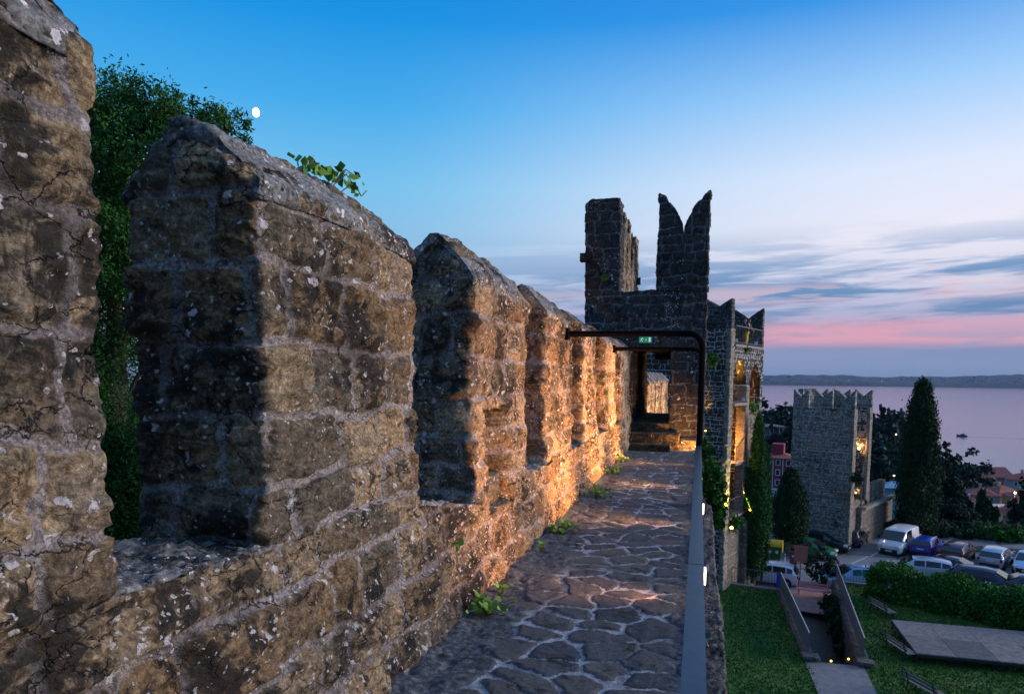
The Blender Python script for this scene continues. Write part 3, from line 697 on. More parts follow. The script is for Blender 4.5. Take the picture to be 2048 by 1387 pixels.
def flamp(name, loc, label, energy, aim=None, r=.09, col=(1, .55, .16), cat='lamp', group=None, ang=110, es=30):
    L = empty(name, loc, 0, label, cat, group)
    MB().box((0, 0, -.12), (.16, .16, .1)).tube([(0, 0, -.12), (0, 0, .0)], .05).build('housing', M_LHOUS, L)
    MB().ball((0, 0, .03), r).build('bulb', simple('lamp_glow', col, .4, emit=col, es=es), L, smooth=True)
    if aim is None:
        d = bpy.data.lights.new('light', 'POINT'); d.energy = energy; d.color = col; d.shadow_soft_size = .1
        o = bpy.data.objects.new('light', d); COL.objects.link(o); o.parent = L; o.location = (.05, -.1, .22)
    else: spot('light', (0, 0, .15), aim, energy, .05, ang, L, color=col)
    return L
flamp('wall_lamp', t1w(-1.0, 2.2, 8.75), 'bright orange lamp inside the arched tower, halfway up', 420, r=.12, col=(1, .38, .08))
flamp('uplight', t1w(.42, -.05, 4.7), 'yellow floor uplight at the foot of the near edge of the arched tower', 5000, aim=(-.16, .06, 1), col=(1, .72, .08), group='yellow uplights of the arched tower', ang=50, es=12, r=.1)
flamp('uplight', t1w(.42, 3.35, 5.2), 'yellow floor uplight at the foot of the middle pier of the arched tower', 4200, aim=(-.16, .0, 1), col=(1, .72, .08), group='yellow uplights of the arched tower', ang=50, es=12, r=.1)
flamp('uplight', t1w(-1.3, 1.6, 11.6), 'small yellow uplight on the tower floor behind the first arch', 1100, aim=(-.3, .2, 1), col=(1, .5, .10), group='yellow uplights of the arched tower', ang=140, es=10, r=.05)
M_WB = simple('white_enamel', (.75, .75, .75), .4)
for n_, p_ in enumerate((t1w(.02, .9, 14.86), t1w(.02, 4.7, 14.86), t1w(.02, 2.6, 11.58))):
    L = empty('floodlight', p_, 0, ['white floodlight box at the near end of the tower platform edge', 'white floodlight box by the right of the two people', 'white floodlight box on the floor edge in the first arch'][n_], 'floodlight', 'white floodlight boxes')
    MB().box((0, 0, .14), (.2, .16, .24)).build('housing', M_WB, L); MB().box((0, 0, .01), (.1, .2, .03)).build('bracket', M_LHOUS, L)
pl = at(1411, 862, 'y', 44.3)
flamp('uplight', pl, 'uplight throwing a narrow yellow flame of light on the tower wall beside the handrail', 160, aim=(0.0, .55, 1), col=(1, .55, .08), ang=28, es=8, r=.05)

# ================================================================== SECOND TOWER
pb = at(1695, 1105, 'z', ZP)
T2L = (pb.x, pb.y, ZP); T2R = -rad(27)
t2 = empty('square_tower', T2L, T2R, 'square grey stone tower with swallowtail merlons standing at the car park', 'tower')
f2 = stone(71, (.14, .36), (.18, .62), joint=.028, depth=.035, lump=.05, rough=.06, warp=.08)
TH2 = 11.9
def batter(x, y, z): return x-.035*np.maximum(0, 9-z)*np.where(x < -2, 1, 0), y, z
sb = SB(f2); sb.mbox(lin(-4.95, -.2, .075), lin(0, .8, .1), lin(0, TH2, .075), batter, skip=('z-',)); sb.build('near_wall', M_T2, t2, world=False)
part('far_wall', M_T1, t2, [(-4.9, -.2, 4.4, 5.2, 3.9, TH2)], f2, .09)
part('side_wall', M_T2, t2, [(-4.9, -4.1, .8, 4.4, 0, TH2)], f2, .12)
part('edge', M_RIM, t2, [(-.2, .02, -.02, .82, 0, TH2), (-.2, .02, 4.38, 5.22, 3.9, TH2)], f2, .09)
part('infill_wall', M_TERR, t2, [(-1.1, -.35, 0.8, 5.2, 0, 3.9)], f2, .1)
for a, b_ in ((-4.95, -3.72), (-3.2, -1.8), (-1.38, 0)):
    forked(t2, a, b_, 0, .45, TH2, TH2+.85, TH2+1.55, M_T2, f2, .07, world=False, p=.8)
    forked(t2, a, b_, 4.75, 5.2, TH2, TH2+.9, TH2+1.6, M_T2, f2, .08, world=False, p=.8)
for a in (.9, 2.8): forked(t2, -4.9, -4.5, a, a+1.4, TH2, TH2+.9, TH2+1.6, M_T2, f2, .1, world=False, axis='y', p=.8)
for z in (2.2, 4.4, 7.4): MB().box((-2.4, -.03, z), (4.7+.03*(9-z), .06, .045)).build('string_course', M_RIM, t2)
M_SLIT = simple('slit_reveal', (.34, .21, .13), .9)
for z in (6.0, 9.0):
    MB().box((-3.1, -.02, z), (.16, .08, .75)).build('arrow_slit', M_SLIT, t2); 
sb = SB(rockf(3, .2, .05)); sb.mbox(lin(-1.0, .15, .1), lin(-.35, .5, .1), lin(4.9, 5.9, .1)); sb.build('broken_corbel', M_T2, t2, world=False)
def t2w(x, y, z): return MW[t2.name]@Vector((x, y, z))
for n_, (px, py, yy_) in enumerate(((1717, 897, 5.3), (1709, 985, 5.3))):
    q = None
    for z in np.arange(3, 11, .02):       # lamps hang on the inside of the far wall
        v = t2w(-.7, 4.2, z)
        if at(px, py, 'y', v.y).z <= v.z: q = v; break
    flamp('wall_lamp', q, ['upper orange lamp on the inner wall of the square tower', 'lower orange lamp on the inner wall of the square tower'][n_], 60, r=.10, col=(1, .50, .16), group='lamps of the square tower', es=22)
# curtain wall right of it
pc = at(1737, 1082, 'z', ZP)
cwl = empty('curtain_wall', (pc.x, pc.y, ZP), rad(62), 'low town wall with square merlons running off to the right of the square tower', 'stone wall')
part('wall', M_TERR, cwl, [(-2.5, 7, 0, .8, 0, 3.2)], f2, .12)
part('walk_edge', M_RIM, cwl, [(-2.5, 7, -.35, .2, 3.2, 3.4)], f2, .14)
for k in range(5): part('merlon', M_TERR, cwl, [(-1.6+k*1.5, -.7+k*1.5, .3, .8, 3.4, 5.0)], f2, .12)

# ================================================================== GROUND, SEA, FAR SHORE
def hgt(x, y):
    h = np.interp(y, [76, 90, 125, 180, 250, 330, 385, 440, 800], [ZP-.06, -18.5, -28, -38, -46, -53.5, -58.4, -64, -70])
    h = h+np.where(y > 92, 1, 0)*25*np.exp(-((x-34)/30)**2-((y-220)/55)**2)
    return h+1.2*(fbm(np.stack([x*.03, y*.03, x*0], -1).reshape(-1, 3), 3, 4).reshape(x.shape)-.5)*np.clip((y-94)/40, 0, 1)
def hz(x, y): return float(hgt(np.array([float(x)]), np.array([float(y)]))[0])
PA, PB_, PC, PD = [at(px, py, 'z', ZL) for px, py in ((1560, 1182), (1619, 1320), (1672, 1164), (1729, 1332))]
M_GROUND = simple('dark_ground', (.03, .045, .02), .95, noise=.6, nscale=.6)
gx = np.array(sorted(set(list(np.arange(-200, -10, 12.))+list(np.arange(-10, 60, 1.5))+list(np.arange(60, 420, 9.)))))
gy = np.array(sorted(set(list(np.arange(-60, 20, 10.))+list(np.arange(20, 94, 1.5))+list(np.arange(94, 470, 6.)))))
A, B = np.meshgrid(gx, gy, indexing='ij'); Hh = hgt(A, B); n1, n2 = A.shape
I = np.arange(n1*n2).reshape(n1, n2); q = np.stack([I[:-1, :-1], I[1:, :-1], I[1:, 1:], I[:-1, 1:]], -1).reshape(-1, 4)
cx = A.ravel()[q].mean(1); cy = B.ravel()[q].mean(1)
q = q[~((cx > 3.2) & (cx < 11.5) & (cy > 32) & (cy < PC.y+2.5))]
o = mesh_obj('ground', np.stack([A, B, Hh], -1), q, M_GROUND, smooth=True); tag(o, kind='structure')

# asphalt car park
mt, t, b = newmat('asphalt')
pos = t.new('ShaderNodeNewGeometry').outputs['Position']
n1_ = t.noise(pos, .35, 5, .6); n2_ = t.noise(pos, 9, 6, .7)
c = t.ramp(n1_, [(.35, (.13, .135, .145, 1)), (.5, (.20, .205, .215, 1)), (.65, (.26, .26, .27, 1))])
crk = t.voro(t.mix(.12, t.vscale(pos, (1, 1, 1)), t.noise(pos, 1.2, 4, out=1)), .22, 'DISTANCE_TO_EDGE')
c = t.mix(t.step(crk, .03, .01), c, (.04, .042, .045, 1))
c = t.mix(1, c, t.ramp(n2_, [(.3, g1(.75)), (.7, g1(1.2))]), 'MULTIPLY'); t.put(b.inputs['Base Color'], c); b.inputs['Roughness'].default_value = .75
M_ASPH = mt
far = [(6.2, 80), (62, 80), (62, 30), (24, 30)]
e1 = [(PC.x+.45, PC.y), (24, 46)]
park = [(1.2, PA.y-1.5), (PA.x-.3, PA.y+.1), (PA.x+.2, PA.y+.2), (PC.x+.2, PC.y+.1), (PC.x+.45, PC.y-.3), (14.5, PC.y-1), (66, 22), (70, 71.5), (22, 72.5), (1.2, 75.5)]
o = mesh_obj('car_park', [(x, y, ZP) for x, y in park], [tuple(range(len(park)))], M_ASPH); tag(o, kind='structure')

# lawns
mt, t, b = newmat('lawn_grass')
pos = t.new('ShaderNodeNewGeometry').outputs['Position']
c = t.ramp(t.noise(pos, .55, 6, .65), [(.3, (.02, .085, .012, 1)), (.46, (.04, .15, .018, 1)), (.60, (.12, .18, .035, 1)), (.72, (.22, .20, .08, 1))])
c = t.mix(1, c, t.ramp(t.noise(pos, 16, 8, .8), [(.3, g1(.45)), (.7, g1(1.5))]), 'MULTIPLY')
t.put(b.inputs['Base Color'], c); b.inputs['Roughness'].default_value = .9; t.put(b.inputs['Normal'], t.bump(t.noise(pos, 30, 6, .8), 1, .06))
M_LAWN = mt
pl0 = at(1636, 1387, 'z', ZL); pr0 = at(1753, 1387, 'z', ZL)
def ext(p, q_, y): s = (y-p.y)/(q_.y-p.y); return (p.x+(q_.x-p.x)*s, y)
pbl, pdr = at(1610, 1323, 'z', ZL), at(1727, 1333, 'z', ZL)
L0, R0 = ext(pbl, pl0, 8), ext(pdr, pr0, 8)
leftlawn = [(.155, 8), L0, (PB_.x-.05, PB_.y), (PA.x, PA.y), (1.0, PA.y+.4), (.155, PA.y+.4)]
midl = [L0, R0, (PD.x+.05, PD.y), (PB_.x-.05, PB_.y)]
rightlawn = [R0, (60, 8), (60, 22), (15, PC.y-1.4), (PC.x, PC.y+.4), (PC.x, PC.y), (PD.x+.05, PD.y)]
for nm, pg in (('lawn', leftlawn), ('lawn', rightlawn), ('lawn', midl)):
    tag(MB().prism(pg, -17.5, ZL).build(nm, M_LAWN), kind='structure')
# short grass tufts on the lawns
def inpoly(P, pg):
    x, y = P[:, 0], P[:, 1]; r = np.zeros(len(P), bool); j = len(pg)-1
    for i in range(len(pg)):
        xi, yi, xj, yj = *pg[i], *pg[j]
        r ^= ((yi > y) != (yj > y)) & (x < (xj-xi)*(y-yi)/(yj-yi+1e-9)+xi); j = i
    return r
rg = np.random.RandomState(5)
P = np.stack([rg.uniform(.3, 24, 90000), rg.uniform(29, 56, 90000), np.full(90000, ZL+.03)], 1)
P = P[inpoly(P, leftlawn) | inpoly(P, rightlawn)]
V, Q = leaves(P, .07, rg, 1.6, up=1.2)
M_GR = leaf_mat('grass_blade', (.02, .085, .012), (.08, .20, .03))
o = mesh_obj('grass', V, Q, M_GR, attr=np.repeat(rg.rand(len(P)), 4)[:, None]); tag(o, kind='stuff', label='short mown green grass covering the lawns below the wall', cat='grass')
M_PATH = simple('concrete_path', (.17, .175, .18), .85, noise=.25, nscale=3, bump=.3)
o = mesh_obj('path', [(*L0, ZL+.045), (*R0, ZL+.045), (pdr.x, pdr.y, ZL+.045), (pbl.x, pbl.y, ZL+.045), (*L0, ZL-.1), (*R0, ZL-.1), (pdr.x, pdr.y, ZL-.1), (pbl.x, pbl.y, ZL-.1)],
             [(0, 1, 2, 3), (0, 4, 5, 1), (1, 5, 6, 2), (2, 6, 7, 3), (3, 7, 4, 0)], M_PATH); tag(o, kind='structure')
# sunken way
M_DARKF = simple('dark_paving', (.12, .10, .09), .9, noise=.4)
o = mesh_obj('sunken_path', [(PA.x-.3, PA.y+.2, ZP-.01), (PB_.x-.3, PB_.y-.2, -15.9), (PD.x+.3, PD.y-.2, -15.9), (PC.x+.3, PC.y+.2, ZP-.01)], [(0, 1, 2, 3)], M_DARKF); tag(o, kind='structure')
M_PINKP = simple('red_paving', (.34, .19, .17), .85, noise=.25, nscale=3)
qs = [at(px, py, 'z', ZP) for px, py in ((1560, 1215), (1672, 1232), (1690, 1180), (1600, 1168))]
o = mesh_obj('paved_terrace', [(p_.x, p_.y, ZP+.006) for p_ in qs], [(0, 1, 2, 3)], M_PINKP); tag(o, kind='structure')
fR = stone(91, (.12, .22), (.2, .45), joint=.02, rough=.05)
for n_, (p0, p1, sgn) in enumerate(((PA, PB_, -1), (PC, PD, 1))):
    L = (p1-p0).length; a = math.atan2(p1.y-p0.y, p1.x-p0.x)
    r_ = empty('retaining_wall', (p0.x, p0.y, ZL), a, ['rough stone wall with metal panels on the left of the sunken path', 'rough stone wall with metal panels on the right of the sunken path'][n_], 'stone wall')
    y0, y1 = (-.25, .25)
    part('wall', M_ROUGH, r_, [(0, L+.15, y0, y1, -4.8, .16)], fR, .075)
    part('end_stone', M_ROUGH, r_, [(L-.25, L+.35, y0-.1, y1+.15, .17, .3)], rockf(2), .06)
    M_PAN = simple('grey_metal_panel', (.17, .18, .19), .55, metal=.3, noise=.15)
    for s0, s1 in ((0.05, L*.33), (L*.33+.05, L-.35)):
        MB().box(((s0+s1)/2, .0, .72), (s1-s0, .025, 1.0)).build('panel', M_PAN, r_)
        MB().box(((s0+s1)/2, .0, 1.235), (s1-s0, .05, .03)).build('top_rail', simple('pale_edge', (.4, .4, .4), .5), r_)
for n_, (px, py) in enumerate(((1662, 1322), (1697, 1318))):
    q = at(px, py, 'y', PB_.y+1.0)
    flamp('uplight', (q.x, q.y, q.z), ['yellow uplight low on the left in the sunken path', 'yellow uplight on the right wall of the sunken path'][n_], 14, aim=(0, .1, 1), r=.05, col=(1, .5, .06), ang=60, es=6)

# sea
mt, t, b = newmat('sea_water')
pos = t.new('ShaderNodeNewGeometry').outputs['Position']
b.inputs['Base Color'].default_value = (.10, .11, .15, 1); b.inputs['Roughness'].default_value = .12; b.inputs['IOR'].default_value = 1.33
hw = t.math('ADD', t.noise(t.vscale(pos, (.35, .8, 1)), .35, 4, .6), t.math('MULTIPLY', t.noise(t.vscale(pos, (.01, .05, 1)), 1, 4, .6), 2.0))
t.put(b.inputs['Normal'], t.bump(hw, .16, .4))
ZS = -58.0
o = mesh_obj('sea', [(-8400, 300, ZS), (8400, 300, ZS), (8400, 9100, ZS), (-8400, 9100, ZS)], [(0, 1, 2, 3)], mt); tag(o, kind='structure')
# far shore
pf = at(1560, 769.5, 'z', ZS); YF = min(pf.y, 7000)
hx = np.linspace(-2500, 5200, 340); ks = np.linspace(0, 1, 14)
A, B = np.meshgrid(hx, ks, indexing='ij')
rz_ = 62+26*(fbm(np.stack([hx*.0016, hx*0, hx*0], 1), 4, 3)-.5)*2+9*(fbm(np.stack([hx*.02, hx*0, hx*0], 1), 3, 13)-.5)+hx*.003
Zz = ZS-1+B**.6*rz_[:, None]*1.35+6*(fbm(np.stack([A*.01, B*8, A*0], -1).reshape(-1, 3), 3, 9).reshape(A.shape)-.5)*np.sin(B*3.14)
n1, n2 = A.shape; I = np.arange(n1*n2).reshape(n1, n2)
M_HILL = simple('far_hill_woods', (.012, .030, .035), 1, noise=.5, nscale=.012, c2=(.03, .06, .07))
o = mesh_obj('hills', np.stack([A, YF+B*1100, Zz], -1), np.stack([I[:-1, :-1], I[1:, :-1], I[1:, 1:], I[:-1, 1:]], -1).reshape(-1, 4), M_HILL, smooth=True); tag(o, kind='structure')
b_ = MB(); b2 = MB(); rn = random.Random(4)
for k in range(1100):
    i = rn.randrange(0, 339); cl_ = .5+.5*math.sin(hx[i]*.004)+.3*math.sin(hx[i]*.013); j = rn.randrange(2, 11)
    if rn.random() > .25+.75*cl_: continue
    s = rn.uniform(9, 26); b_.box((hx[i]+rn.uniform(-9, 9), YF+ks[j]*1100, Zz[i, j]+3), (s, 10, rn.uniform(7, 12)))
tag(b_.build('shore_town', simple('far_house_walls', (.42, .40, .42), .9)), kind='stuff', label='distant pale houses scattered over the far shore', cat='town')
for k in range(9):
    i = rn.randrange(150, 339); j = rn.randrange(1, 9); b2.ball((hx[i], YF+ks[j]*1100-12, Zz[i, j]+8), 1.5, 6, 4)
tag(b2.build('shore_lights', simple('far_lights', (1, .8, .5), .5, emit=(1, .75, .45), es=4)), kind='stuff', label='tiny lights dotted along the far shore', cat='lights')

# moon
d = (CF+CR*((512-1024)/F)-CU*((225-PPY)/F)).normalized(); D_ = 9000
mo = MB().ball((0, 0, 0), (D_*.0042, D_*.0042, D_*.0056), 24, 14).build('moon', simple('moon_glow', (1, .95, .9), 1, emit=(1, .93, .88), es=3.5), smooth=True)
mo.location = CP+d*D_; mo.rotation_euler = (0, 0, rad(30)); tag(mo, 'bright waxing moon in the clear blue sky above the wall', 'moon')

# ================================================================== VEHICLES
M_TYRE = simple('tyre_rubber', (.015, .015, .015), .9)
M_RIMM = simple('wheel_rim', (.35, .36, .38), .35, metal=.9)
M_GLASS = simple('car_glass', (.012, .016, .02), .06, spec=.8)
M_TRIM = simple('black_trim', (.015, .015, .016), .6)
M_HL = simple('headlight_glass', (.65, .7, .75), .12)
M_TL = simple('taillight_glass', (.35, .01, .01), .2)
M_PLATE = simple('plate_white', (.7, .7, .72), .5)
def paint(name, c, metal=.2):
    mt, t, b = newmat(name); b.inputs['Base Color'].default_value = (*c, 1); b.inputs['Roughness'].default_value = .32
    b.inputs['Metallic'].default_value = metal; b.inputs['Coat Weight'].default_value = .6; b.inputs['Coat Roughness'].default_value = .08; return mt
CARS = {  # y (front = +), belt height, roof height, half width
 'hatch': (3.95, [(-1.97, .78, .78, .74), (-1.90, .92, .93, .82), (-1.62, .98, 1.38, .85), (-1.2, .98, 1.47, .86), (-.3, .96, 1.50, .87), (.35, .95, 1.44, .87), (1.05, .93, .96, .86), (1.55, .82, .83, .83), (1.88, .68, .69, .74), (1.98, .5, .51, .66)]),
 'wagon': (4.6, [(-2.30, .80, .80, .76), (-2.22, .95, .96, .85), (-1.92, 1.0, 1.36, .88), (-1.3, 1.0, 1.47, .89), (-.3, .98, 1.50, .90), (.45, .97, 1.44, .90), (1.2, .95, .98, .89), (1.8, .84, .85, .86), (2.2, .68, .69, .76), (2.3, .5, .51, .68)]),
 'sedan': (4.5, [(-2.25, .80, .80, .76), (-2.15, .95, .96, .84), (-1.55, .98, 1.05, .87), (-.95, .97, 1.38, .88), (-.2, .96, 1.44, .88), (.4, .95, 1.38, .88), (1.15, .93, .96, .87), (1.8, .82, .83, .84), (2.15, .66, .67, .75), (2.25, .5, .51, .66)]),
 'van': (5.0, [(-2.5, 1.0, 1.0, .92), (-2.46, 1.15, 1.88, .95), (-1.6, 1.18, 1.96, .96), (-.4, 1.18, 1.97, .97), (.75, 1.16, 1.96, .97), (1.05, 1.15, 1.86, .97), (1.75, 1.12, 1.16, .95), (2.25, .96, .97, .92), (2.46, .75, .76, .84), (2.5, .5, .51, .76)]),
}
def car(kind, pm_, px, py, heading, label, group='cars in the car park', rails=None, z=ZP):
    p_ = at(px, py, 'z', z); root = empty('parked_van' if kind == 'van' else 'parked_car', (p_.x, p_.y, z), heading-math.pi/2+math.pi/2, label, 'van' if kind == 'van' else 'car', group)
    L, st = CARS[kind]; van = kind == 'van'
    V = []; rows = 9
    for (y, bl, rf, hw) in st:
        cab = rf-bl > .25; zl = .24
        wr = hw*(.86 if van else .76) if cab else hw*.80
        rt = rf if cab else bl
        pr_ = [(hw*.90, zl), (hw*.985, .42), (hw*1.0, (bl+.42)/2+.06), (hw*.955, bl), (wr, rt-(.07 if cab else -.01)), (wr*.80, rt-(.01 if cab else -.03)), (0, rt+(.02 if cab else .045))]
        V += [(x, y, z_) for x, z_ in pr_]+[(-x, y, z_) for x, z_ in pr_[-2::-1]]
    n = 13; Fc = []
    for i in range(len(st)-1):
        for j in range(n-1): Fc.append((i*n+j, i*n+j+1, (i+1)*n+j+1, (i+1)*n+j))
        Fc.append((i*n+n-1, i*n, (i+1)*n, (i+1)*n+n-1))
    Fc.append(tuple(range(n))[::-1]); Fc.append(tuple((len(st)-1)*n+j for j in range(n)))
    body = mesh_obj('body', V, Fc, pm_, root, smooth=True)
    bv = body.modifiers.new('b', 'BEVEL'); bv.width = .035; bv.segments = 2; bv.limit_method = 'ANGLE'; bv.angle_limit = rad(28)
    Vv = [Vector(v) for v in V]
    def glass(fs, name, ins=.06):
        g = MB()
        for f_ in fs:
            c = sum((Vv[k] for k in f_), Vector())/4; nn = (Vv[f_[1]]-Vv[f_[0]]).cross(Vv[f_[2]]-Vv[f_[0]]).normalized()
            if nn.dot(c-Vector((0, 0, .8))) < 0: nn = -nn
            g.add([Vv[k]+(c-Vv[k]).normalized()*ins+nn*.012 for k in f_], [(0, 1, 2, 3)])
        return g.build(name, M_GLASS, root)
    q = lambda i, j: (i*n+j, i*n+j+1, (i+1)*n+j+1, (i+1)*n+j)
    cabs = [i for i in range(len(st)-1) if st[i][2]-st[i][1] > .25 and st[i+1][2]-st[i+1][1] > .25]
    if van: cabs = cabs[-2:]
    glass([q(i, 3) for i in cabs], 'side_window', .05); glass([q(i, n-5) for i in cabs], 'side_window', .05)
    fi = max(i for i in range(len(st)) if st[i][2]-st[i][1] > .25); ri = min(i for i in range(len(st)) if st[i][2]-st[i][1] > .25)
    def pane(ia, ib, name):
        a = [Vv[ia*n+4], Vv[ia*n+n-5]]; c_ = [Vv[ib*n+3], Vv[ib*n+n-4]]
        a = [Vector((v.x*.94, v.y, v.z)) for v in a]; c_ = [Vector((v.x*.88, v.y, v.z+.03)) for v in c_]
        mid = [Vector((0, (a[0].y+c_[0].y)/2, 0))]; nn = (a[1]-a[0]).cross(c_[0]-a[0]).normalized()
        if nn.y*(1 if ia == fi else -1) < 0: nn = -nn
        g = MB(); pts = [a[0], a[1], c_[1], c_[0]]; g.add([v+nn*.08 for v in pts]+[v-nn*.02 for v in pts], [(0, 1, 2, 3), (0, 4, 5, 1), (1, 5, 6, 2), (2, 6, 7, 3), (3, 7, 4, 0)])
        g.build(name, M_GLASS, root)
    pane(fi, fi+1, 'windshield')
    if not van: pane(ri, ri-1, 'rear_window')
    fh, hf = st[-2], st[-2][3]; rh_ = st[1][3]
    yf, yr = st[-2][0], st[1][0]; zh = st[-3][1]-.13; 
    for sx_ in (-1, 1):
        MB().box((sx_*st[-3][3]*.76, (st[-2][0]+st[-3][0])/2+.10, zh-.02), (.34, .34, .15), rz=sx_*.35).build('headlight', M_HL, root)
        MB().box((sx_*rh_*.86, yr-.02, .80 if not van else 1.1), (.17, .14, .22 if not van else .5)).build('taillight', M_TL, root)
        MB().box((sx_*(st[-4][3]+.09), st[-4][0]-.12, 1.0 if not van else 1.3), (.17, .1, .13 if not van else .3)).build('mirror', M_TRIM if van else pm_, root)
    MB().box((0, st[-1][0]-.02, .45), (1.25, .1, .22)).build('grille', M_TRIM, root)
    MB().box((0, st[-1][0]+.03, .42), (.5, .03, .11)).build('plate', M_PLATE, root); MB().box((0, st[0][0]-.02, .72), (.5, .04, .11)).build('plate', M_PLATE, root)
    MB().box((0, st[0][0]-.01, .40), (hf*1.7, .12, .2)).build('bumper', M_TRIM, root); MB().box((0, st[-1][0]-.02, .28), (hf*1.6, .12, .12)).build('bumper', M_TRIM, root)
    if rails:
        for sx_ in (-1, 1): MB().tube([(sx_*.58, -1.5, 1.46), (sx_*.6, -.4, 1.55), (sx_*.58, .4, 1.47)], .022, 6).build('roof_rail', rails, root)
    wb = L*.31
    for y in (-wb, wb+.05):
        for sx_ in (-1, 1):
            xw = sx_*(st[4][3]-.09); tyw = MB().tube([(xw-.1, y, .31), (xw+.1, y, .31)], .31, 18).build('wheel', M_TYRE, root, smooth=False)
            MB().tube([(xw+sx_*.095, y, .31), (xw+sx_*.115, y, .31)], .19, 14).build('rim', M_RIMM, tyw)
            MB().tube([(xw-sx_*.05, y, .33), (xw+sx_*.085, y, .33)], .36, 18).build('wheel_arch', M_TRIM, root)
    return root
H1 = rad(-30)   # nose pointing away, up and to the right
car('van', paint('white_van_paint', (.72, .74, .78), 0), 1796, 1100, rad(150), 'white panel van parked nose out beside the blue car')
car('hatch', paint('blue_paint', (.015, .04, .42)), 1853, 1106, H1, 'bright blue hatchback with pale roof rails, parked between white van and dark red car', rails=simple('pale_rail', (.6, .6, .62), .4))
car('wagon', paint('maroon_paint', (.09, .012, .018)), 1915, 1118, H1, 'dark red estate car seen from behind, right of the blue hatchback', rails=M_TRIM)
car('wagon', paint('silver_paint', (.42, .46, .52), .5), 1991, 1128, H1, 'silver estate car seen from behind, right of the dark red car')
car('sedan', paint('ice_paint', (.5, .62, .75), .3), 2056, 1140, rad(155), 'pale blue car cut by the right edge, facing the hedge')
H2 = rad(78)
car('wagon', paint('silver2_paint', (.50, .52, .60), .4), 1838, 1153, H2, 'silver car nearest the hedge, its nose to the left')
car('sedan', paint('black_paint', (.01, .012, .015)), 1905, 1151, rad(-118), 'black car between the silver car and the hedge, windshield shining')
car('wagon', paint('navy_paint', (.012, .022, .06)), 1975, 1178, rad(-116), 'dark navy car parked tight behind the middle of the hedge')
car('wagon', paint('slate_paint', (.025, .04, .07)), 2052, 1192, rad(70), 'dark slate car behind the hedge at the right edge')
car('wagon', paint('black2_paint', (.008, .012, .022)), 1640, 1096, rad(-112), 'black car with blue sheen, parked against the square tower')
car('hatch', paint('green_paint', (.01, .14, .04), .1), 1618, 1112, rad(-110), 'green car parked in front of the black one under the round tree')
car('hatch', paint('grey_paint', (.05, .065, .085)), 1707, 1086, rad(-25), 'dark grey hatchback seen from behind at the corner of the square tower')
car('hatch', paint('skyblue_paint', (.25, .38, .6), .2), 1705, 1172, rad(100), 'light blue car behind the railing left of the hedge')
car('hatch', paint('white2_paint', (.6, .62, .7), 0), 1536, 1164, rad(80), 'white car behind the railing beside the tall slim cypress')

# ================================================================== LAWN THINGS
def bench(name, px, py, z, rz, mat, label, L=1.8, legm=None):
    p_ = at(px, py, 'z', z); r_ = empty(name, (p_.x, p_.y, z), rz, label, 'bench')
    for k in range(4): MB().box((0, -.2+k*.125, .45), (L, .105, .035)).build('seat_slat', mat, r_)
    for k in range(2): MB().box((0, .27+k*.045, .62+k*.17), (L, .03, .12), ax=Matrix.Rotation(rad(-14), 3, 'X')).build('back_slat', mat, r_)
    for s in (-1, 1):
        MB().bar((s*(L/2-.2), -.2, 0), (s*(L/2-.2), -.17, .43), .05).bar((s*(L/2-.2), .3, 0), (s*(L/2-.2), .21, .43), .05).bar((s*(L/2-.2), .21, .40), (s*(L/2-.2), .36, .88), .045).bar((s*(L/2-.2), -.22, .42), (s*(L/2-.2), .25, .42), .04).build('leg', legm or M_TRIM, r_)
    return r_
M_BW = simple('bench_wood_grey', (.17, .155, .15), .75, noise=.3, nscale=9)
M_PK = simple('bench_paint_pink', (.62, .26, .28), .6)
bench('park_bench', 1625, 1192, ZP, rad(-14), M_PK, 'pink slatted bench on the red paving by the sapling', 2.1, M_PK)
bench('park_bench', 1764, 1229, ZL, rad(108), M_BW, 'grey wooden bench in the corner by the hedge', 1.9)
bench('park_bench', 1800, 1310, ZL, rad(108), M_BW, 'grey wooden bench close to the left side of the stage', 1.9)
bench('park_bench', 1850, 1394, ZL, rad(118), M_BW, 'wooden bench cut by the bottom edge of the photo', 1.8)
# stage of grey panels
zs_ = ZL+.52
Sa, Sb_, Sc, Sd = [at(px, py, 'z', zs_) for px, py in ((1783, 1238), (1833, 1305), (2048, 1326), (2011, 1263))]
ux = (Sc-Sb_).normalized(); uy = (Sa-Sb_).normalized(); La = (Sa-Sb_).length
stg = empty('stage', (Sb_.x, Sb_.y, ZL), 0, 'low outdoor stage of large grey boards standing on the lawn', 'stage')
cols_ = [(.15, .132, .125), (.12, .11, .105), (.20, .175, .16), (.10, .098, .095)]
PW = 1.72
for i in range(4):
    for j in range(2):
        o0 = Sb_+ux*(i*PW+.01)+uy*(j*La/2+.01); v = [o0, o0+ux*(PW-.02), o0+ux*(PW-.02)+uy*(La/2-.02), o0+uy*(La/2-.02)]
        mm_ = simple('stage_board', cols_[(i*3+j*2+(i*j)) % 4], .7, noise=.4, nscale=5.5)
        MB().add([p_+Vector((0, 0, -.05)) for p_ in v]+v, [(3, 2, 1, 0), (4, 5, 6, 7), (0, 1, 5, 4), (1, 2, 6, 5), (2, 3, 7, 6), (3, 0, 4, 7)]).build('board', mm_, stg, world=True)
b_ = MB()
for a, c_ in ((Sb_, Sb_+ux*PW*4), (Sb_, Sa), (Sa, Sa+ux*PW*4)):
    b_.bar(a+Vector((0, 0, -.11)), c_+Vector((0, 0, -.11)), .06, .12)
b_.build('frame', M_TRIM, stg, world=True)
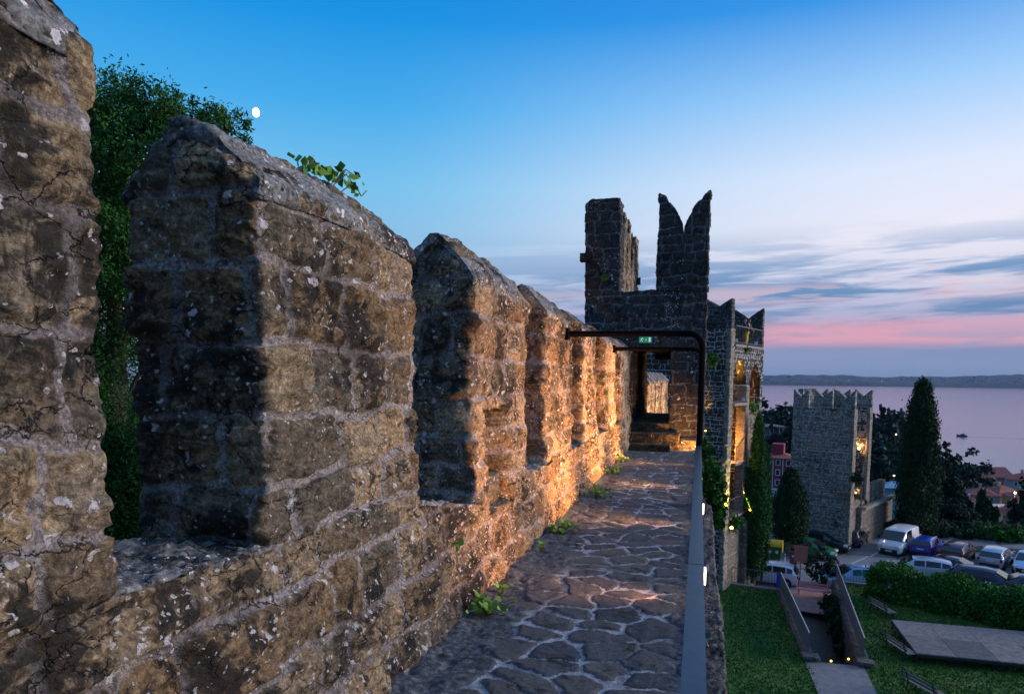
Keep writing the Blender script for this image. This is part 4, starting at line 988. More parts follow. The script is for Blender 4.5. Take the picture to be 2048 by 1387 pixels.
for i in range(5):
    for j in range(3):
        for s in ((-.06, .06) if 0 < i < 4 else (0,)):
            p_ = Sb_+ux*min(max(i*PW+s, .06), PW*4-.06)+uy*min(max(j*La/2, .06), La-.06); MB().bar((p_.x, p_.y, ZL-.05), (p_.x, p_.y, zs_-.06), .05).build('leg', M_TRIM, stg, world=True)

# hedge
h0, h1 = at(1745, 1196, 'z', ZL), at(2048, 1262, 'z', ZL); h2 = h1+(h1-h0)*.35
hd = empty('hedge', (h0.x, h0.y, ZL), math.atan2(h2.y-h0.y, h2.x-h0.x), 'long thick clipped green hedge between lawn and car park', 'hedge')
Lh = (h2-h0).length; rg = np.random.RandomState(8); k = 900
cc = np.stack([rg.uniform(-.3, Lh, k), rg.uniform(-.1, 2.0, k), rg.uniform(.1, 1.75, k)], 1)
sel = rg.rand(k); cc[sel < .5, 1] = rg.uniform(-.15, .1, (sel < .5).sum()); cc[sel > .62, 2] = 1.62+.22*np.sin(cc[sel > .62, 0]*1.9)+rg.uniform(-.1, .12, (sel > .62).sum())
cv = rg.rand(k); P = (cc[:, None]+rg.randn(k, 60, 3)*.14).reshape(-1, 3); P[:, 2] = np.maximum(P[:, 2], .02)
V, Q = leaves(P, .10, rg, 1.5)
mesh_obj('foliage', V, Q, M_HEDGE, hd, attr=np.clip(np.repeat(np.repeat(cv, 60)*.7+rg.rand(k*60)*.4-.05, 4), 0, 1)[:, None])
for k in range(12): MB().tube([(k*Lh/12+.3, 1.0, -.1), (k*Lh/12+.35, .95, .8), (k*Lh/12+.2, 1.0, 1.5)], [.05, .035, .01], 6).build('stem', M_BARK, hd)

# railings by the car park
for n_, (a, c_) in enumerate(((at(1452, 1168, 'z', ZL), PA), (PC, at(1742, 1172, 'z', ZL)))):
    fe = empty('bar_fence', (a.x, a.y, ZL), 0, ['thin barred fence at the foot of the lawn, behind the tall cypress', 'thin barred fence between sunken path and hedge'][n_], 'fence')
    b_ = MB(); railing(b_, Vector((a.x, a.y, ZL+.12)), Vector((c_.x, c_.y, ZL+.12)), 1.05, .17, .014); b_.build('bars', M_RAIL, fe, world=True)
    MB().bar(Vector((a.x, a.y, ZL+.04)), Vector((c_.x, c_.y, ZL+.04)), .3, .2).build('kerb', M_PATH, fe, world=True)
q = at(1557, 1180, 'z', ZL); bn = empty('blue_board', (q.x, q.y, ZL), rad(8), 'narrow blue and white board at the end of the left fence', 'board')
MB().box((0, .05, .62), (.28, .03, .95)).build('panel', simple('board_blue', (.02, .06, .45), .5), bn); MB().box((.17, .05, .62), (.05, .04, .97)).build('edge', M_WB, bn)
# bins, notice board, posts
q = at(1546, 1118, 'z', ZP); bi = empty('recycling_container', (q.x, q.y, ZP), rad(-10), 'green recycling container with a yellow lid beside the tall cypress', 'container')
b_ = MB(); b_.add([(-.55, -.45, .15), (.55, -.45, .15), (.55, .45, .15), (-.55, .45, .15), (-.68, -.55, 1.15), (.68, -.55, 1.15), (.68, .55, 1.15), (-.68, .55, 1.15)], [(3, 2, 1, 0), (4, 5, 6, 7), (0, 1, 5, 4), (1, 2, 6, 5), (2, 3, 7, 6), (3, 0, 4, 7)]); b_.build('tub', simple('bin_green', (.01, .10, .035), .5), bi)
MB().tube([(-.7, 0, 1.12), (.7, 0, 1.12)], .5, 14).build('lid', simple('bin_yellow', (.75, .45, .02), .5), bi)
for x in (-.2, .3): MB().tube([(x, -.53, .75), (x, -.56, .75)], .12, 12).build('sticker', simple('sticker_white', (.7, .72, .6), .5), bi)
for x, y in ((-.45, -.35), (.45, -.35), (-.45, .35), (.45, .35)): MB().tube([(x-.03, y, .08), (x+.03, y, .08)], .08, 10).build('castor', M_TYRE, bi)
q = at(1586, 1130, 'z', ZP); bi = empty('waste_bin', (q.x, q.y, ZP), rad(-5), 'small brown wheeled bin left of the notice board', 'bin')
b_ = MB(); b_.add([(-.24, -.22, .08), (.24, -.22, .08), (.24, .25, .08), (-.24, .25, .08), (-.3, -.3, 1.0), (.3, -.3, 1.0), (.3, .3, 1.0), (-.3, .3, 1.0)], [(3, 2, 1, 0), (4, 5, 6, 7), (0, 1, 5, 4), (1, 2, 6, 5), (2, 3, 7, 6), (3, 0, 4, 7)]); b_.build('tub', simple('bin_brown', (.16, .06, .05), .6), bi)
MB().box((0, 0, 1.04), (.66, .68, .07)).build('lid', M_TRIM, bi); MB().box((0, -.29, .8), (.22, .03, .14)).build('label', M_PLATE, bi)
for x in (-.22, .22): MB().tube([(x-.03, .3, .1), (x+.03, .3, .1)], .1, 10).build('wheel', M_TYRE, bi)
q = at(1599, 1170, 'z', ZP); nb_ = empty('notice_board', (q.x, q.y, ZP), rad(-8), 'reddish square notice board on a thin pole', 'sign')
MB().tube([(0, 0, 0), (0, 0, 2.9)], .03).build('pole', M_RAIL, nb_); MB().box((0, -.05, 2.25), (.85, .04, 1.15)).build('board', simple('board_red', (.42, .15, .12), .6, noise=.2, nscale=4), nb_)
for n_, (px, py, hh) in enumerate(((1569, 1135, 1.1), (1612, 1135, 1.15))):
    q = at(px, py, 'z', ZP); po = empty('marker_post', (q.x, q.y, ZP), 0, ['red and white post left of the brown bin', 'red and white post behind the notice board'][n_], 'post')
    MB().tube([(0, 0, 0), (0, 0, hh)], .035).build('post', M_WB, po); MB().tube([(0, 0, hh-.2), (0, 0, hh-.08)], .039).build('band', simple('band_red', (.5, .02, .02), .5), po)
# white bay lines
M_LINE = simple('road_paint', (.55, .56, .58), .7, noise=.25, nscale=5)
for (a, c_) in (((1824, 1132), (1845, 1122)), ((1888, 1142), (1910, 1130)), ((1948, 1150), (1975, 1138)), ((1745, 1110), (1765, 1098)), ((1700, 1128), (1722, 1118))):
    a, c_ = at(*a, 'z', ZP+.006), at(*c_, 'z', ZP+.006); d = (c_-a).normalized(); s = Vector((-d.y, d.x, 0))*.06; a = a-d*.6; c_ = c_+d*1.6
    tag(mesh_obj('bay_line', [a-s, c_-s, c_+s, a+s], [(0, 1, 2, 3)], M_LINE), kind='structure')
# low kerb wall behind the row of cars
k0, k1 = at(1730, 1086, 'z', ZP), at(2060, 1114, 'z', ZP)
kw = empty('low_wall', (k0.x, k0.y, ZP), math.atan2(k1.y-k0.y, k1.x-k0.x), 'low pale stone wall behind the row of parked cars', 'low wall')
part('wall', M_RIM, kw, [(3, (k1-k0).length, .6, .9, 0, .5)], f2, .1)

# ================================================================== PLANTS AND TREES
def place_tree(px_top, py_top, px_base, py_base, z):
    p_ = at(px_base, py_base, 'z', z); t_ = at(px_top, py_top, 'y', p_.y); return p_, t_.z-z
p_, h_ = place_tree(1515, 838, 1500, 1178, ZL)
spire = lambda t: np.minimum(1, .42+t*1.5)*np.maximum(0, 1-t**2.0)**.8+.03
q0 = at(1512, 1000, 'y', 48.4); p_ = Vector((q0.x, 48.4, ZL))
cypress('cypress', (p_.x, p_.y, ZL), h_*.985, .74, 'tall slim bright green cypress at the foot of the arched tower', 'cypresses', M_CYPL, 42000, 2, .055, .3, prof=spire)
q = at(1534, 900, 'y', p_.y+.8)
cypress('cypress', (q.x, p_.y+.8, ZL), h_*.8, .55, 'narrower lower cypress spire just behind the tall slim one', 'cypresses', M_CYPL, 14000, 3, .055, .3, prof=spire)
p_, h_ = place_tree(1588, 940, 1576, 1110, ZP)
cypress('cypress', (p_.x, p_.y, ZP), h_, 1.42, 'egg-shaped dark cypress with a bare trunk in front of the square tower', 'cypresses', M_CYP, 30000, 4, .07, 1.3, prof=lambda t: np.sqrt(np.maximum(0, np.sin(np.clip(t*.9+.12, 0, 1)*math.pi)))*(1.05-.5*t), bark=M_BARKG)
p_, h_ = place_tree(1848, 783, 1828, 1088, ZP)
cypress('cypress', (p_.x+1.0, p_.y+3.5, ZP), h_*1.05, 1.65, 'largest dark cypress, rising above the sea behind the white van', 'cypresses', M_CYP, 45000, 5, .095, .4, prof=lambda t: (.95-.15*t)*np.maximum(0, 1-t**3.2)**.7+.05*np.sin(t*20)**2)
for n_, (px, py, pb_, yy_, R, lb) in enumerate(((1966, 983, 1066, 120, 1.25, 'left of three small dark cypresses over the town roofs'), (1977, 1003, 1066, 116, 1.0, 'middle one of three small dark cypresses over the town roofs'), (1990, 1017, 1066, 112, 1.0, 'right, lowest of three small dark cypresses over the town roofs'))):
    q = at(px, py, 'y', yy_); z = hz(q.x, yy_); cypress('cypress', (q.x, yy_, z), q.z-z, R, lb, 'cypresses', M_CYP, 3500, 20+n_, .3, .4, prof=spire)
# layered conifers
def conifer(px, py, yb, R, label, seed, n=9000, size=.26, group='dark conifers', lay=16):
    q = at(px, py, 'y', yb); z = hz(q.x, yb) if yb > 76 else ZP; h_ = q.z-z; rn = random.Random(seed); bl = []
    for k in range(lay):
        t_ = k/lay; r = R*(1-t_**1.6)*rn.uniform(.7, 1.1)+.3
        for j in range(4 if t_ < .8 else 2):
            a = rn.uniform(0, 6.3); bl.append(((math.cos(a)*r*.55, math.sin(a)*r*.55, h_*(.1+.88*t_)+rn.uniform(-.2, .2)), (r*.55, r*.55, h_*.035+.12)))
    return tree('conifer', (q.x, yb, z), bl, ([(0, 0, -.3), (0, 0, h_*.95)], [.22, .04]), label, group, M_PINE, n*2, seed, size*.7, 360, .2, limbs=False)
conifer(1893, 877, 79, 1.9, 'dark layered conifer right of the largest cypress', 31, 16000, .2)
conifer(1925, 968, 81, 1.5, 'lower dark conifer with open branches beside the tall conifer', 32, 9000, .2)
conifer(2056, 948, 84, 2.0, 'dark conifer cut by the right edge above the parked cars', 33, 12000, .2)
conifer(1598, 790, 190, 3.5, 'distant dark conifer standing just left of the square tower top', 34, 3000, .6)
# broad trees on the hill
rn = random.Random(12)
hill = [(1548, 795, 215, 7.0), (1572, 822, 205, 5.5), (1534, 835, 200, 5), (1553, 858, 190, 5), (1590, 865, 195, 6), (1768, 812, 225, 5.5), (1748, 838, 215, 6), (1784, 850, 205, 6), (1800, 825, 225, 5), (1752, 880, 190, 6), (1815, 870, 200, 6), (1790, 815, 235, 3.2), (1740, 905, 178, 4.5), (1905, 905, 255, 6), (1935, 902, 262, 6), (1600, 835, 225, 6), (1775, 890, 185, 5), (1825, 840, 230, 6)]
wheres = ['on the hill crest right of the arched tower, the tallest there', 'on the hill, right of the tallest crest tree', 'lower left on the hill beside the cypress tip', 'above the old ruin on the hill', 'at the left side of the square tower', 'right of the square tower top, tallest of its clump', 'touching the right side of the square tower', 'middle of the clump right of the square tower', 'between hill clump and the largest cypress, on the skyline', 'above the orange-roofed villa', 'beside the left edge of the largest cypress', 'narrow and dark, at the back of the clump on the skyline', 'left of the orange-roofed villa', 'by the sea, left of the maroon-roofed house', 'round and dark just behind the maroon-roofed house', 'behind the square tower at its upper left', 'right behind the orange-roofed villa', 'half hidden behind the largest cypress']
for n_, (px, py, yy_, R) in enumerate(hill):
    q = at(px, py, 'y', yy_); z = hz(q.x, yy_); h_ = max(q.z-z, R*1.3)
    bl = [((0, 0, h_-R*.8), (R*.8, R*.8, R*.75))]+[((rn.uniform(-.7, .7)*R, rn.uniform(-.5, .3)*R, h_-R*rn.uniform(.9, 2.0)), (R*.6, R*.6, R*.5)) for _ in range(6)]
    bl += [((rn.uniform(-.4, .4)*R, 0, max(R*.7, h_*f_)), (R*.75, R*.7, R*.7)) for f_ in (.3, .5, .65)]
    tree('broad_tree', (q.x, yy_, z), bl, ([(0, 0, -1), (.2, 0, h_*.4), (0, 0, h_*.7)], [.5, .4, .2]), 'dark tree '+wheres[n_], 'trees on the slope to the sea', M_PINE, 2600, 50+n_, 1.0, 90, .16, limbs=False)
# woods on the slope
rg = np.random.RandomState(3); cs = []
for k in range(560):
    y = rg.uniform(90, 330); x = y*rg.uniform(.02, .5)
    if x/y > .27 and y > 112: continue
    cs.append((x, y, hz(x, y)+rg.uniform(.5, 2.2), rg.uniform(1.6, 3.6)))
cs = np.array(cs); P = (cs[:, None, :3]+rg.randn(len(cs), 110, 3)*cs[:, None, 3:]*np.array([.6, .6, .42])).reshape(-1, 3)
V, Q = leaves(P, .75, rg, 1.4); va = np.repeat(rg.rand(len(cs)), 110)*.7+rg.rand(len(cs)*110)*.3
o = mesh_obj('scrub_woods', V, Q, leaf_mat('scrub_leaf', (.006, .03, .020), (.03, .085, .045)), attr=np.repeat(va, 4)[:, None]); tag(o, kind='stuff', label='dark green bushes and low woods covering the slope down to the sea', cat='woods')
# bushes behind the row of cars
for n_, (px, py, R, lb, mt_) in enumerate(((1945, 1062, 1.9, 'dark bush behind the dark red car', M_CYP), (1975, 1056, 2.0, 'green bush behind the gap between dark red and silver cars', M_BROAD), (2005, 1052, 2.2, 'bright green bush behind the silver car', M_BROAD), (2036, 1064, 2.1, 'green bush at the right behind the pale blue car', M_HEDGE), (1884, 1068, 2.0, 'dark bush behind the blue hatchback', M_CYP), (1790, 1050, 1.6, 'dark bush at the foot of the largest cypress', M_CYP))):
    q = at(px, py, 'y', 72.5); z = ZP; hb_ = max(q.z-z, .9)*1.0; rn = random.Random(n_)
    bl = [((rn.uniform(-1, 1)*R*.7, rn.uniform(-.5, .5)*R, hb_*rn.uniform(.25, .78)), (R*.6, R*.5, hb_*.28)) for _ in range(9)]
    tree('bush', (q.x, 72.5, z), bl, ([(0, 0, -.2), (0, 0, R*.8)], [.12, .05]), lb, 'bushes behind the cars', mt_, 5000, 80+n_, .2, 80, .2, cat='bush')
# sapling by the pink bench
p_, h_ = place_tree(1652, 1100, 1637, 1172, ZP)
tree('sapling', (p_.x, p_.y, ZP), [((.2, 0, h_-.2), (.35, .35, .3)), ((-.6, 0, h_*.66), (.4, .35, .3)), ((.75, 0, h_*.68), (.5, .35, .35)), ((.25, 0, h_*.5), (.5, .4, .4)), ((-.5, 0, h_*.38), (.35, .3, .3)), ((.9, .1, h_*.42), (.4, .3, .3)), ((.2, 0, .45), (.5, .4, .35))],
     ([(0, 0, -.1), (-.1, 0, h_*.3), (.1, 0, h_*.6)], [.05, .04, .03]), 'small sapling with sparse leaves growing behind the pink bench', None, M_PINE, 1100, 9, .16, 60, .3, cat='sapling')
# ivy in the sunken path
q = at(1655, 1235, 'z', ZL-.4)
tree('ivy', (q.x+.45, q.y, ZP-1.5), [((.1, 2.0, 2.2), (.45, 1.2, .5)), ((.15, 0, 1.9), (.35, 1.3, .6)), ((.1, -1.6, 1.4), (.3, 1.0, .6))], ([(0.3, 0, -.5), (.3, 0, 1)], [.05, .03]), 'dark ivy hanging over the sunken path between its walls', None, M_CYP, 7000, 7, .12, 90, .2, cat='ivy')

# juniper close behind the wall
rn = random.Random(2)
bl = []
tp = [(150, 205), (185, 190), (262, 160), (262, 215), (225, 205), (300, 200), (350, 205), (330, 225), (400, 225), (440, 240), (465, 242), (200, 260), (280, 270), (210, 330), (300, 300), (225, 400), (215, 470)]
for px, py in tp:
    q = at(px, py, 'y', 6.2+rn.uniform(-.3, .5)); s = rn.uniform(.13, .24) if px > 300 or py < 200 else rn.uniform(.22, .36); bl.append(((q.x, q.y, q.z-s*.5), (s*1.25, s*1.2, s)))
for k in range(44):
    q = at(rn.uniform(140, 330), rn.uniform(330, 1180), 'y', 6.7+rn.uniform(-.3, .9)); bl.append(((q.x, q.y, q.z), (.40, .38, .48)))
jb = at(230, 900, 'y', 6.8); jl = Vector((jb.x-.2, 7.0, -9.5))
tj = empty('juniper_tree', jl, 0, 'dense dark green juniper growing behind the nearest merlons', 'tree')
crown('crown', bl, 230000, .017, M_NEAR, tj, 17, 2600, .24, .72, 2.8, world=True)
b_ = MB().tube([jl, (jl.x, 7.0, 0), (jl.x+.1, 7.0, 3.2)], [.3, .2, .05], 10)
for c, r in bl: b_.tube([(jl.x, 7.05, max(-6, c[2]-1.1)), ((jl.x+c[0])/2, (7.05+c[1])/2, c[2]-.45), c], [.05, .03, .008], 5)
b_.build('trunk', M_BARK, tj, world=True)

# weeds at the foot of the wall, climbing plants
def weed(loc, r, n, label, name='weed', group='weeds at the foot of the wall', mat=None, size=.05, up=.2, seed=1, flat=.6):
    rg = np.random.RandomState(seed); t_ = empty(name, loc, 0, label, 'plant', group)
    P = rg.randn(n, 3)*np.array([r*.45, r*.45, r*flat*.5]); P[:, 2] = np.abs(P[:, 2])+.03
    nrm = rg.randn(n, 3)*.6+np.array([0, -.3, 1]); nrm /= np.linalg.norm(nrm, axis=1, keepdims=True)
    a = np.cross(nrm, rg.randn(n, 3)); a /= np.linalg.norm(a, axis=1, keepdims=True); b = np.cross(nrm, a)
    s = size*rg.uniform(.5, 1.25, (n, 1)); k = 8; an = np.arange(k)*2*math.pi/k; rad_ = np.array([1.1, .8, 1.0, .78, .35, .78, 1.0, .8])
    V = (P[:, None]+(a*s)[:, None]*(np.cos(an)*rad_)[None, :, None]*.6+(b*s)[:, None]*(np.sin(an)*rad_)[None, :, None]*.6)
    V = V.reshape(-1, 3); Q = np.arange(n*k).reshape(n, k)
    mesh_obj('foliage', V, Q, mat or M_WEED, t_, attr=np.repeat(np.clip(rg.rand(n), 0, 1), k)[:, None])
    b_ = MB()
    for i in range(min(n, 40)): p_ = P[i]; b_.tube([(p_[0]*.1, p_[1]*.1, -.02), (p_[0]*.5, p_[1]*.5, p_[2]*.7), tuple(p_)], [.003, .0025, .0015], 4)
    b_.build('stems', simple('weed_stem', (.12, .16, .04), .8), t_)
wl = [((965, 1222), .17, 60, 'large leafy weed nearest the camera at the foot of the wall'), ((1118, 1062), .17, 55, 'second leafy weed from the camera, at the wall foot before the lit stretch'), ((1190, 990), .2, 55, 'leafy weed at the wall foot in the lamp-lit stretch'),
      ((1222, 945), .2, 45, 'low weed at the wall foot near the far end'), ((1238, 922), .2, 40, 'weed at the wall foot just before the steps'), ((1000, 1180), .06, 8, 'tiny sprig on the paving edge between the two nearest weeds'), ((1078, 1098), .07, 10, 'small flat sprig at the wall foot before the second leafy weed')]
for k, ((px, py), r, n, lb) in enumerate(wl):
    q = at(px, py, 'z', .03); weed((q.x+.03, q.y, .02), r, n, lb, seed=k+3, size=.05 if k < 3 else .045)
q = at(905, 1088, 'x', -1.60); weed((q.x+.03, q.y, q.z-.03), .05, 6, 'single small green leaf sprig growing out of the wall face', group=None, seed=40, size=.05)
# creeper on the second merlon roof
rg = np.random.RandomState(6); cr = at(640, 338, 'x', -1.9); t_ = empty('creeper', cr, 0, 'green creeper trailing over the coping of the large merlon', 'plant')
Ps = []; b_ = MB()
for px0, py0, px1, py1, n in ((575, 300, 660, 335, 26), (600, 303, 640, 322, 14), (660, 330, 710, 352, 14), (680, 340, 722, 372, 12), (655, 330, 712, 333, 4)):
    y0 = 3.3; a, c_ = at(px0, py0+26, 'x', -1.9), at(px1, py1+20, 'x', -1.9); md = (a+c_)/2+Vector((.02, 0, .04)); b_.tube([a-Vector((0, 0, .05)), md, c_], .0035, 4)
    for k in range(n): u = rg.rand(); Ps.append(a.lerp(c_, u)+Vector(rg.randn(3)*.018)+Vector((0, 0, .03*math.sin(u*3.1))))
P = np.array(Ps); V, Q = leaves(P, .045, rg, 1.2); mesh_obj('foliage', V, Q, M_WEED, t_, world=True, attr=np.repeat(rg.rand(len(P)), 4)[:, None]); b_.build('stems', M_BARK, t_, world=True)
# ivy over the outer edge of the walkway
bl = []
for px, py, s in ((1412, 885, .10), (1415, 905, .16), (1418, 930, .2), (1424, 950, .22), (1416, 958, .18), (1430, 970, .22), (1428, 990, .22), (1436, 1000, .2), (1438, 1020, .18), (1432, 1035, .16), (1440, 1045, .12), (1420, 975, .18)):
    q = at(px, py, 'y', 9.4); bl.append(((q.x, q.y, q.z), (s*.45, s*.7, s*.5)))
iv = empty('ivy', (.3, 9.4, -2.5), 0, 'bright green ivy spilling over the outer edge of the walkway behind the handrail', 'ivy')
crown('foliage', bl, 9000, .035, M_BROAD, iv, 5, 200, .2, .6, 1.3, world=True)
MB().tube([(.2, 9.4, -3.2), (.3, 9.4, -1.5), (.2, 9.4, -.6)], [.03, .02, .01], 6).build('stem', M_BARK, iv, world=True)
def fern(px, py, yy_, r, n, label, mat=M_BROAD, size=.09, name='fern'):
    q = at(px, py, 'y', yy_); rg = np.random.RandomState(int(px)); t_ = empty(name, q, 0, label, 'plant')
    P = rg.randn(n, 3)*r*np.array([.45, .3, .5]); V, Q = leaves(P, size, rg, 2.6); mesh_obj('foliage', V, Q, mat, t_, attr=np.repeat(rg.rand(n), 4)[:, None])
    MB().tube([(0, .1, -r*.8), (0, 0, 0)], .012, 5).build('stem', M_BARK, t_)
fern(1424, 718, 44.2, .38, 420, 'green fern growing from the dark side of the arched tower', size=.085)
fern(1505, 815, 49.5, .38, 260, 'yellow-green fern on the pier of the arched tower', M_WEED, .09)
fern(1512, 850, 51.0, .55, 500, 'dark creeper hanging down the right bay of the arched tower', M_BROAD, .09, 'creeper')
fern(1492, 698, 47.5, .2, 120, 'small green tuft below the two people', M_BROAD, .09)
fern(1256, 483, 20.2, .22, 60, 'thin-leaved plant on the ruined side wall of the gatehouse', M_PINE, .07)
fern(1210, 555, 17.2, .07, 60, 'little green tuft on the face of the gatehouse corner pier', M_WEED, .04)
fern(1468, 1045, 45.8, .5, 300, 'green weeds at the foot of the arched tower', M_BROAD, .12)
fern(1713, 955, 62.5, .4, 260, 'dark green tuft on the broken corner of the square tower', M_PINE, .14)

# ================================================================== HOUSES
M_PANE = simple('window_pane', (.03, .04, .06), .15, spec=.7)
M_WFR = simple('window_frame_white', (.6, .6, .62), .6)
M_ROOFR = simple('red_tile_roof', (.34, .10, .07), .85, noise=.3, nscale=.7)
M_ROOFM = simple('maroon_tile_roof', (.16, .045, .05), .85, noise=.3, nscale=.7)
def house(px, py, yy_, w_, d_, h_, rh, rz, wm, rm, label, storeys=2, cols=3, hip=True, chim=1, zb=None):
    q = at(px, py, 'y', yy_); z = q.z-h_ if zb is None else zb; base = min(z, hz(q.x, yy_))-1
    r_ = empty('house', (q.x, yy_, z), rz, label, 'house', 'houses above the sea')
    MB().box((0, 0, (h_+base-z)/2), (w_, d_, h_-base+z)).build('wall', wm, r_)
    o_ = .4; e = [(-w_/2-o_, -d_/2-o_, h_), (w_/2+o_, -d_/2-o_, h_), (w_/2+o_, d_/2+o_, h_), (-w_/2-o_, d_/2+o_, h_)]
    rx = w_/2-(d_/2 if hip else -o_); rx = max(rx, .3)
    rf = MB().add([(x, y, z_-.15) for x, y, z_ in e]+e+[(-rx, 0, h_+rh), (rx, 0, h_+rh)], [(3, 2, 1, 0), (0, 1, 5, 4), (1, 2, 6, 5), (2, 3, 7, 6), (3, 0, 4, 7), (4, 5, 9, 8), (6, 7, 8, 9), (5, 6, 9), (7, 4, 8)]).build('roof', rm, r_)
    for k in range(chim): MB().box((-rx*.5+k*rx*.9, d_*.12, h_+rh), (.7, .7, 1.6)).box((-rx*.5+k*rx*.9, d_*.12, h_+rh+.85), (.9, .9, .12)).build('chimney', wm, rf)
    for s in range(storeys):
        zc_ = (s+.55)*h_/storeys
        for c_ in range(cols):
            x = (c_-(cols-1)/2)*w_/cols
            f_ = MB().box((x, -d_/2-.03, zc_), (1.05, .1, 1.45)).build('window', M_WFR, r_); MB().box((x, -d_/2-.09, zc_), (.7, .04, 1.1)).build('pane', M_PANE, f_)
        for c_ in (-1, 1):
            f_ = MB().box((w_/2+.03, c_*d_*.22, zc_), (.1, 1.3, 1.7)).build('window', M_WFR, r_); MB().box((w_/2+.09, c_*d_*.22, zc_), (.04, .9, 1.4)).build('pane', M_PANE, f_)
    return r_
def plaster(n, c): return simple(n, c, .9, noise=.12, nscale=.4)
rh_ = house(1560, 912, 172, 6.6, 7, 6.9, 1.0, rad(-12), plaster('red_plaster', (.30, .035, .055)), M_ROOFR, 'dark red house with white window frames left of the square tower', 3, 3, chim=0)
MB().box((-.4, 0, 8.8), (2.6, 3.4, 2.2)).build('roof_turret', plaster('red_plaster', (.30, .035, .055)), rh_)
for x in (-3.2, -1.05, 1.05, 3.2): MB().box((x, -3.52, 3.45), (.2, .12, 6.8)).build('pilaster', M_WFR, rh_)
MB().box((0, -4.2, -1.2), (7.4, 2, 2.2)).build('terrace', M_WFR, rh_)
house(1744, 926, 185, 5.4, 6, 3.9, 1.7, rad(-14), plaster('cream_plaster', (.35, .30, .26)), simple('orange_tile_roof', (.42, .12, .08), .85, noise=.3), 'small villa with an orange-red roof right of the square tower', 1, 2, chim=0)
house(1969, 950, 300, 15, 11, 8.5, 3.2, rad(18), plaster('dusk_plaster', (.13, .08, .09)), M_ROOFM, 'large house with maroon roof and two chimneys standing by the sea', 3, 3, chim=2, hip=False)
house(1917, 938, 290, 9, 9, 5.5, 1.5, rad(8), plaster('rose_plaster', (.40, .28, .24)), plaster('flat_roof', (.30, .24, .22)), 'rose plastered house left of the maroon-roofed house', 2, 2)
house(2046, 957, 262, 9, 8, 6, 2.0, rad(-15), plaster('mint_plaster', (.26, .36, .36)), M_ROOFR, 'pale green house with red roof at the right edge by the sea', 2, 2)
house(2004, 985, 235, 10, 9, 5, 2.2, rad(22), plaster('warm_plaster', (.48, .38, .26)), M_ROOFR, 'house with a broad red tiled roof and skylights below the maroon-roofed house', 2, 3)
house(1962, 986, 232, 8, 8, 4.5, 1.8, rad(-10), plaster('grey_plaster', (.33, .35, .38)), M_ROOFR, 'grey house with red roof behind the small cypresses', 2, 2)
house(1942, 1008, 215, 9, 8, 6, 1.8, rad(14), plaster('blue_grey_plaster', (.36, .40, .46)), M_ROOFM, 'tall bluish house left of the small cypresses', 2, 2)
house(1998, 1012, 205, 8, 7, 7.5, .5, rad(10), plaster('yellow_plaster', (.46, .42, .33)), plaster('pale_flat_roof', (.45, .48, .5)), 'pale cream flat-roofed building right of the small cypresses', 2, 2, chim=0)
house(2026, 1026, 195, 9, 8, 4, 2.2, rad(-25), plaster('brick_plaster', (.3, .2, .17)), M_ROOFR, 'low house with a steep pinkish roof right of the flat-roofed building', 1, 2)
house(1940, 1040, 190, 8, 7, 4, 1.8, rad(18), plaster('rose2_plaster', (.36, .25, .23)), M_ROOFR, 'pink-roofed house seen between conifer and small cypresses', 1, 2)
house(2044, 992, 225, 7, 7, 6, 1.6, rad(0), plaster('lit_plaster', (.5, .38, .2)), M_ROOFR, 'warm lit house front at the right edge among red roofs', 2, 2)
house(1788, 972, 140, 4, 4, 2.2, 1.0, rad(0), plaster('teal_plaster', (.15, .34, .42)), plaster('blue_roof', (.25, .4, .5)), 'small pale blue shed left of the largest cypress', 1, 1, chim=0)
q = at(1524, 868, 'y', 180); house(1540, 852, 192, 7, 5, 3.5, .6, rad(5), plaster('ruin_plaster', (.16, .16, .14)), plaster('old_roof', (.16, .15, .13)), 'old grey house among the hill trees above the dark red house', 2, 3, chim=0)
for n_, (px, py, yy_) in enumerate(((2030, 985, 200), (1788, 950, 150), (1792, 868, 195))):
    q = at(px, py, 'y', yy_); L = empty('street_lamp', (q.x, yy_, hz(q.x, yy_)), 0, ['warm street lamp glowing among the red roofs at the right edge', 'street lamp beside the pale blue shed', 'lamp glowing among the dark hill trees'][n_], 'lamp', 'far street lamps'); hh = q.z-hz(q.x, yy_)
    MB().tube([(0, 0, 0), (0, 0, hh)], .07).build('pole', M_RAIL, L); MB().ball((0, -.1, hh), .26 if n_ == 0 else .17).build('globe', simple('street_glow', (1, .8, .5), .5, emit=(1, .72, .4), es=8), L)
    if n_ == 0:
        d = bpy.data.lights.new('light', 'POINT'); d.energy = 900; d.color = (1, .6, .25); o = bpy.data.objects.new('light', d); COL.objects.link(o); o.parent = L; o.location = (0, -1, hh+.2)

# boat and wake
q = at(1924, 872, 'z', ZS); bt = empty('motor_boat', (q.x, q.y, ZS), rad(168), 'small dark motor boat crossing the calm sea', 'boat')
M_HULL = simple('boat_hull', (.03, .05, .09), .5)
b_ = MB(); sec = [(-4.6, 1.3, 1.3), (-2, 1.5, 1.3), (1.5, 1.4, 1.45), (3.6, .8, 1.75), (4.9, .04, 2.1)]; V = []
for x, w_, h_ in sec: V += [(x, -w_, h_), (x, -w_*.65, -.4), (x, w_*.65, -.4), (x, w_, h_)]
Fc = [(i*4+j, i*4+(j+1) % 4, (i+1)*4+(j+1) % 4, (i+1)*4+j) for i in range(4) for j in range(4)]+[(0, 1, 2, 3), (16, 19, 18, 17)]
b_.add(V, Fc).build('hull', M_HULL, bt); MB().box((-.6, 0, 2.0), (3.4, 2.0, 1.3)).box((-.2, 0, 2.05), (3.5, 1.8, .8)).build('cabin', simple('boat_cabin', (.15, .17, .2), .5), bt)
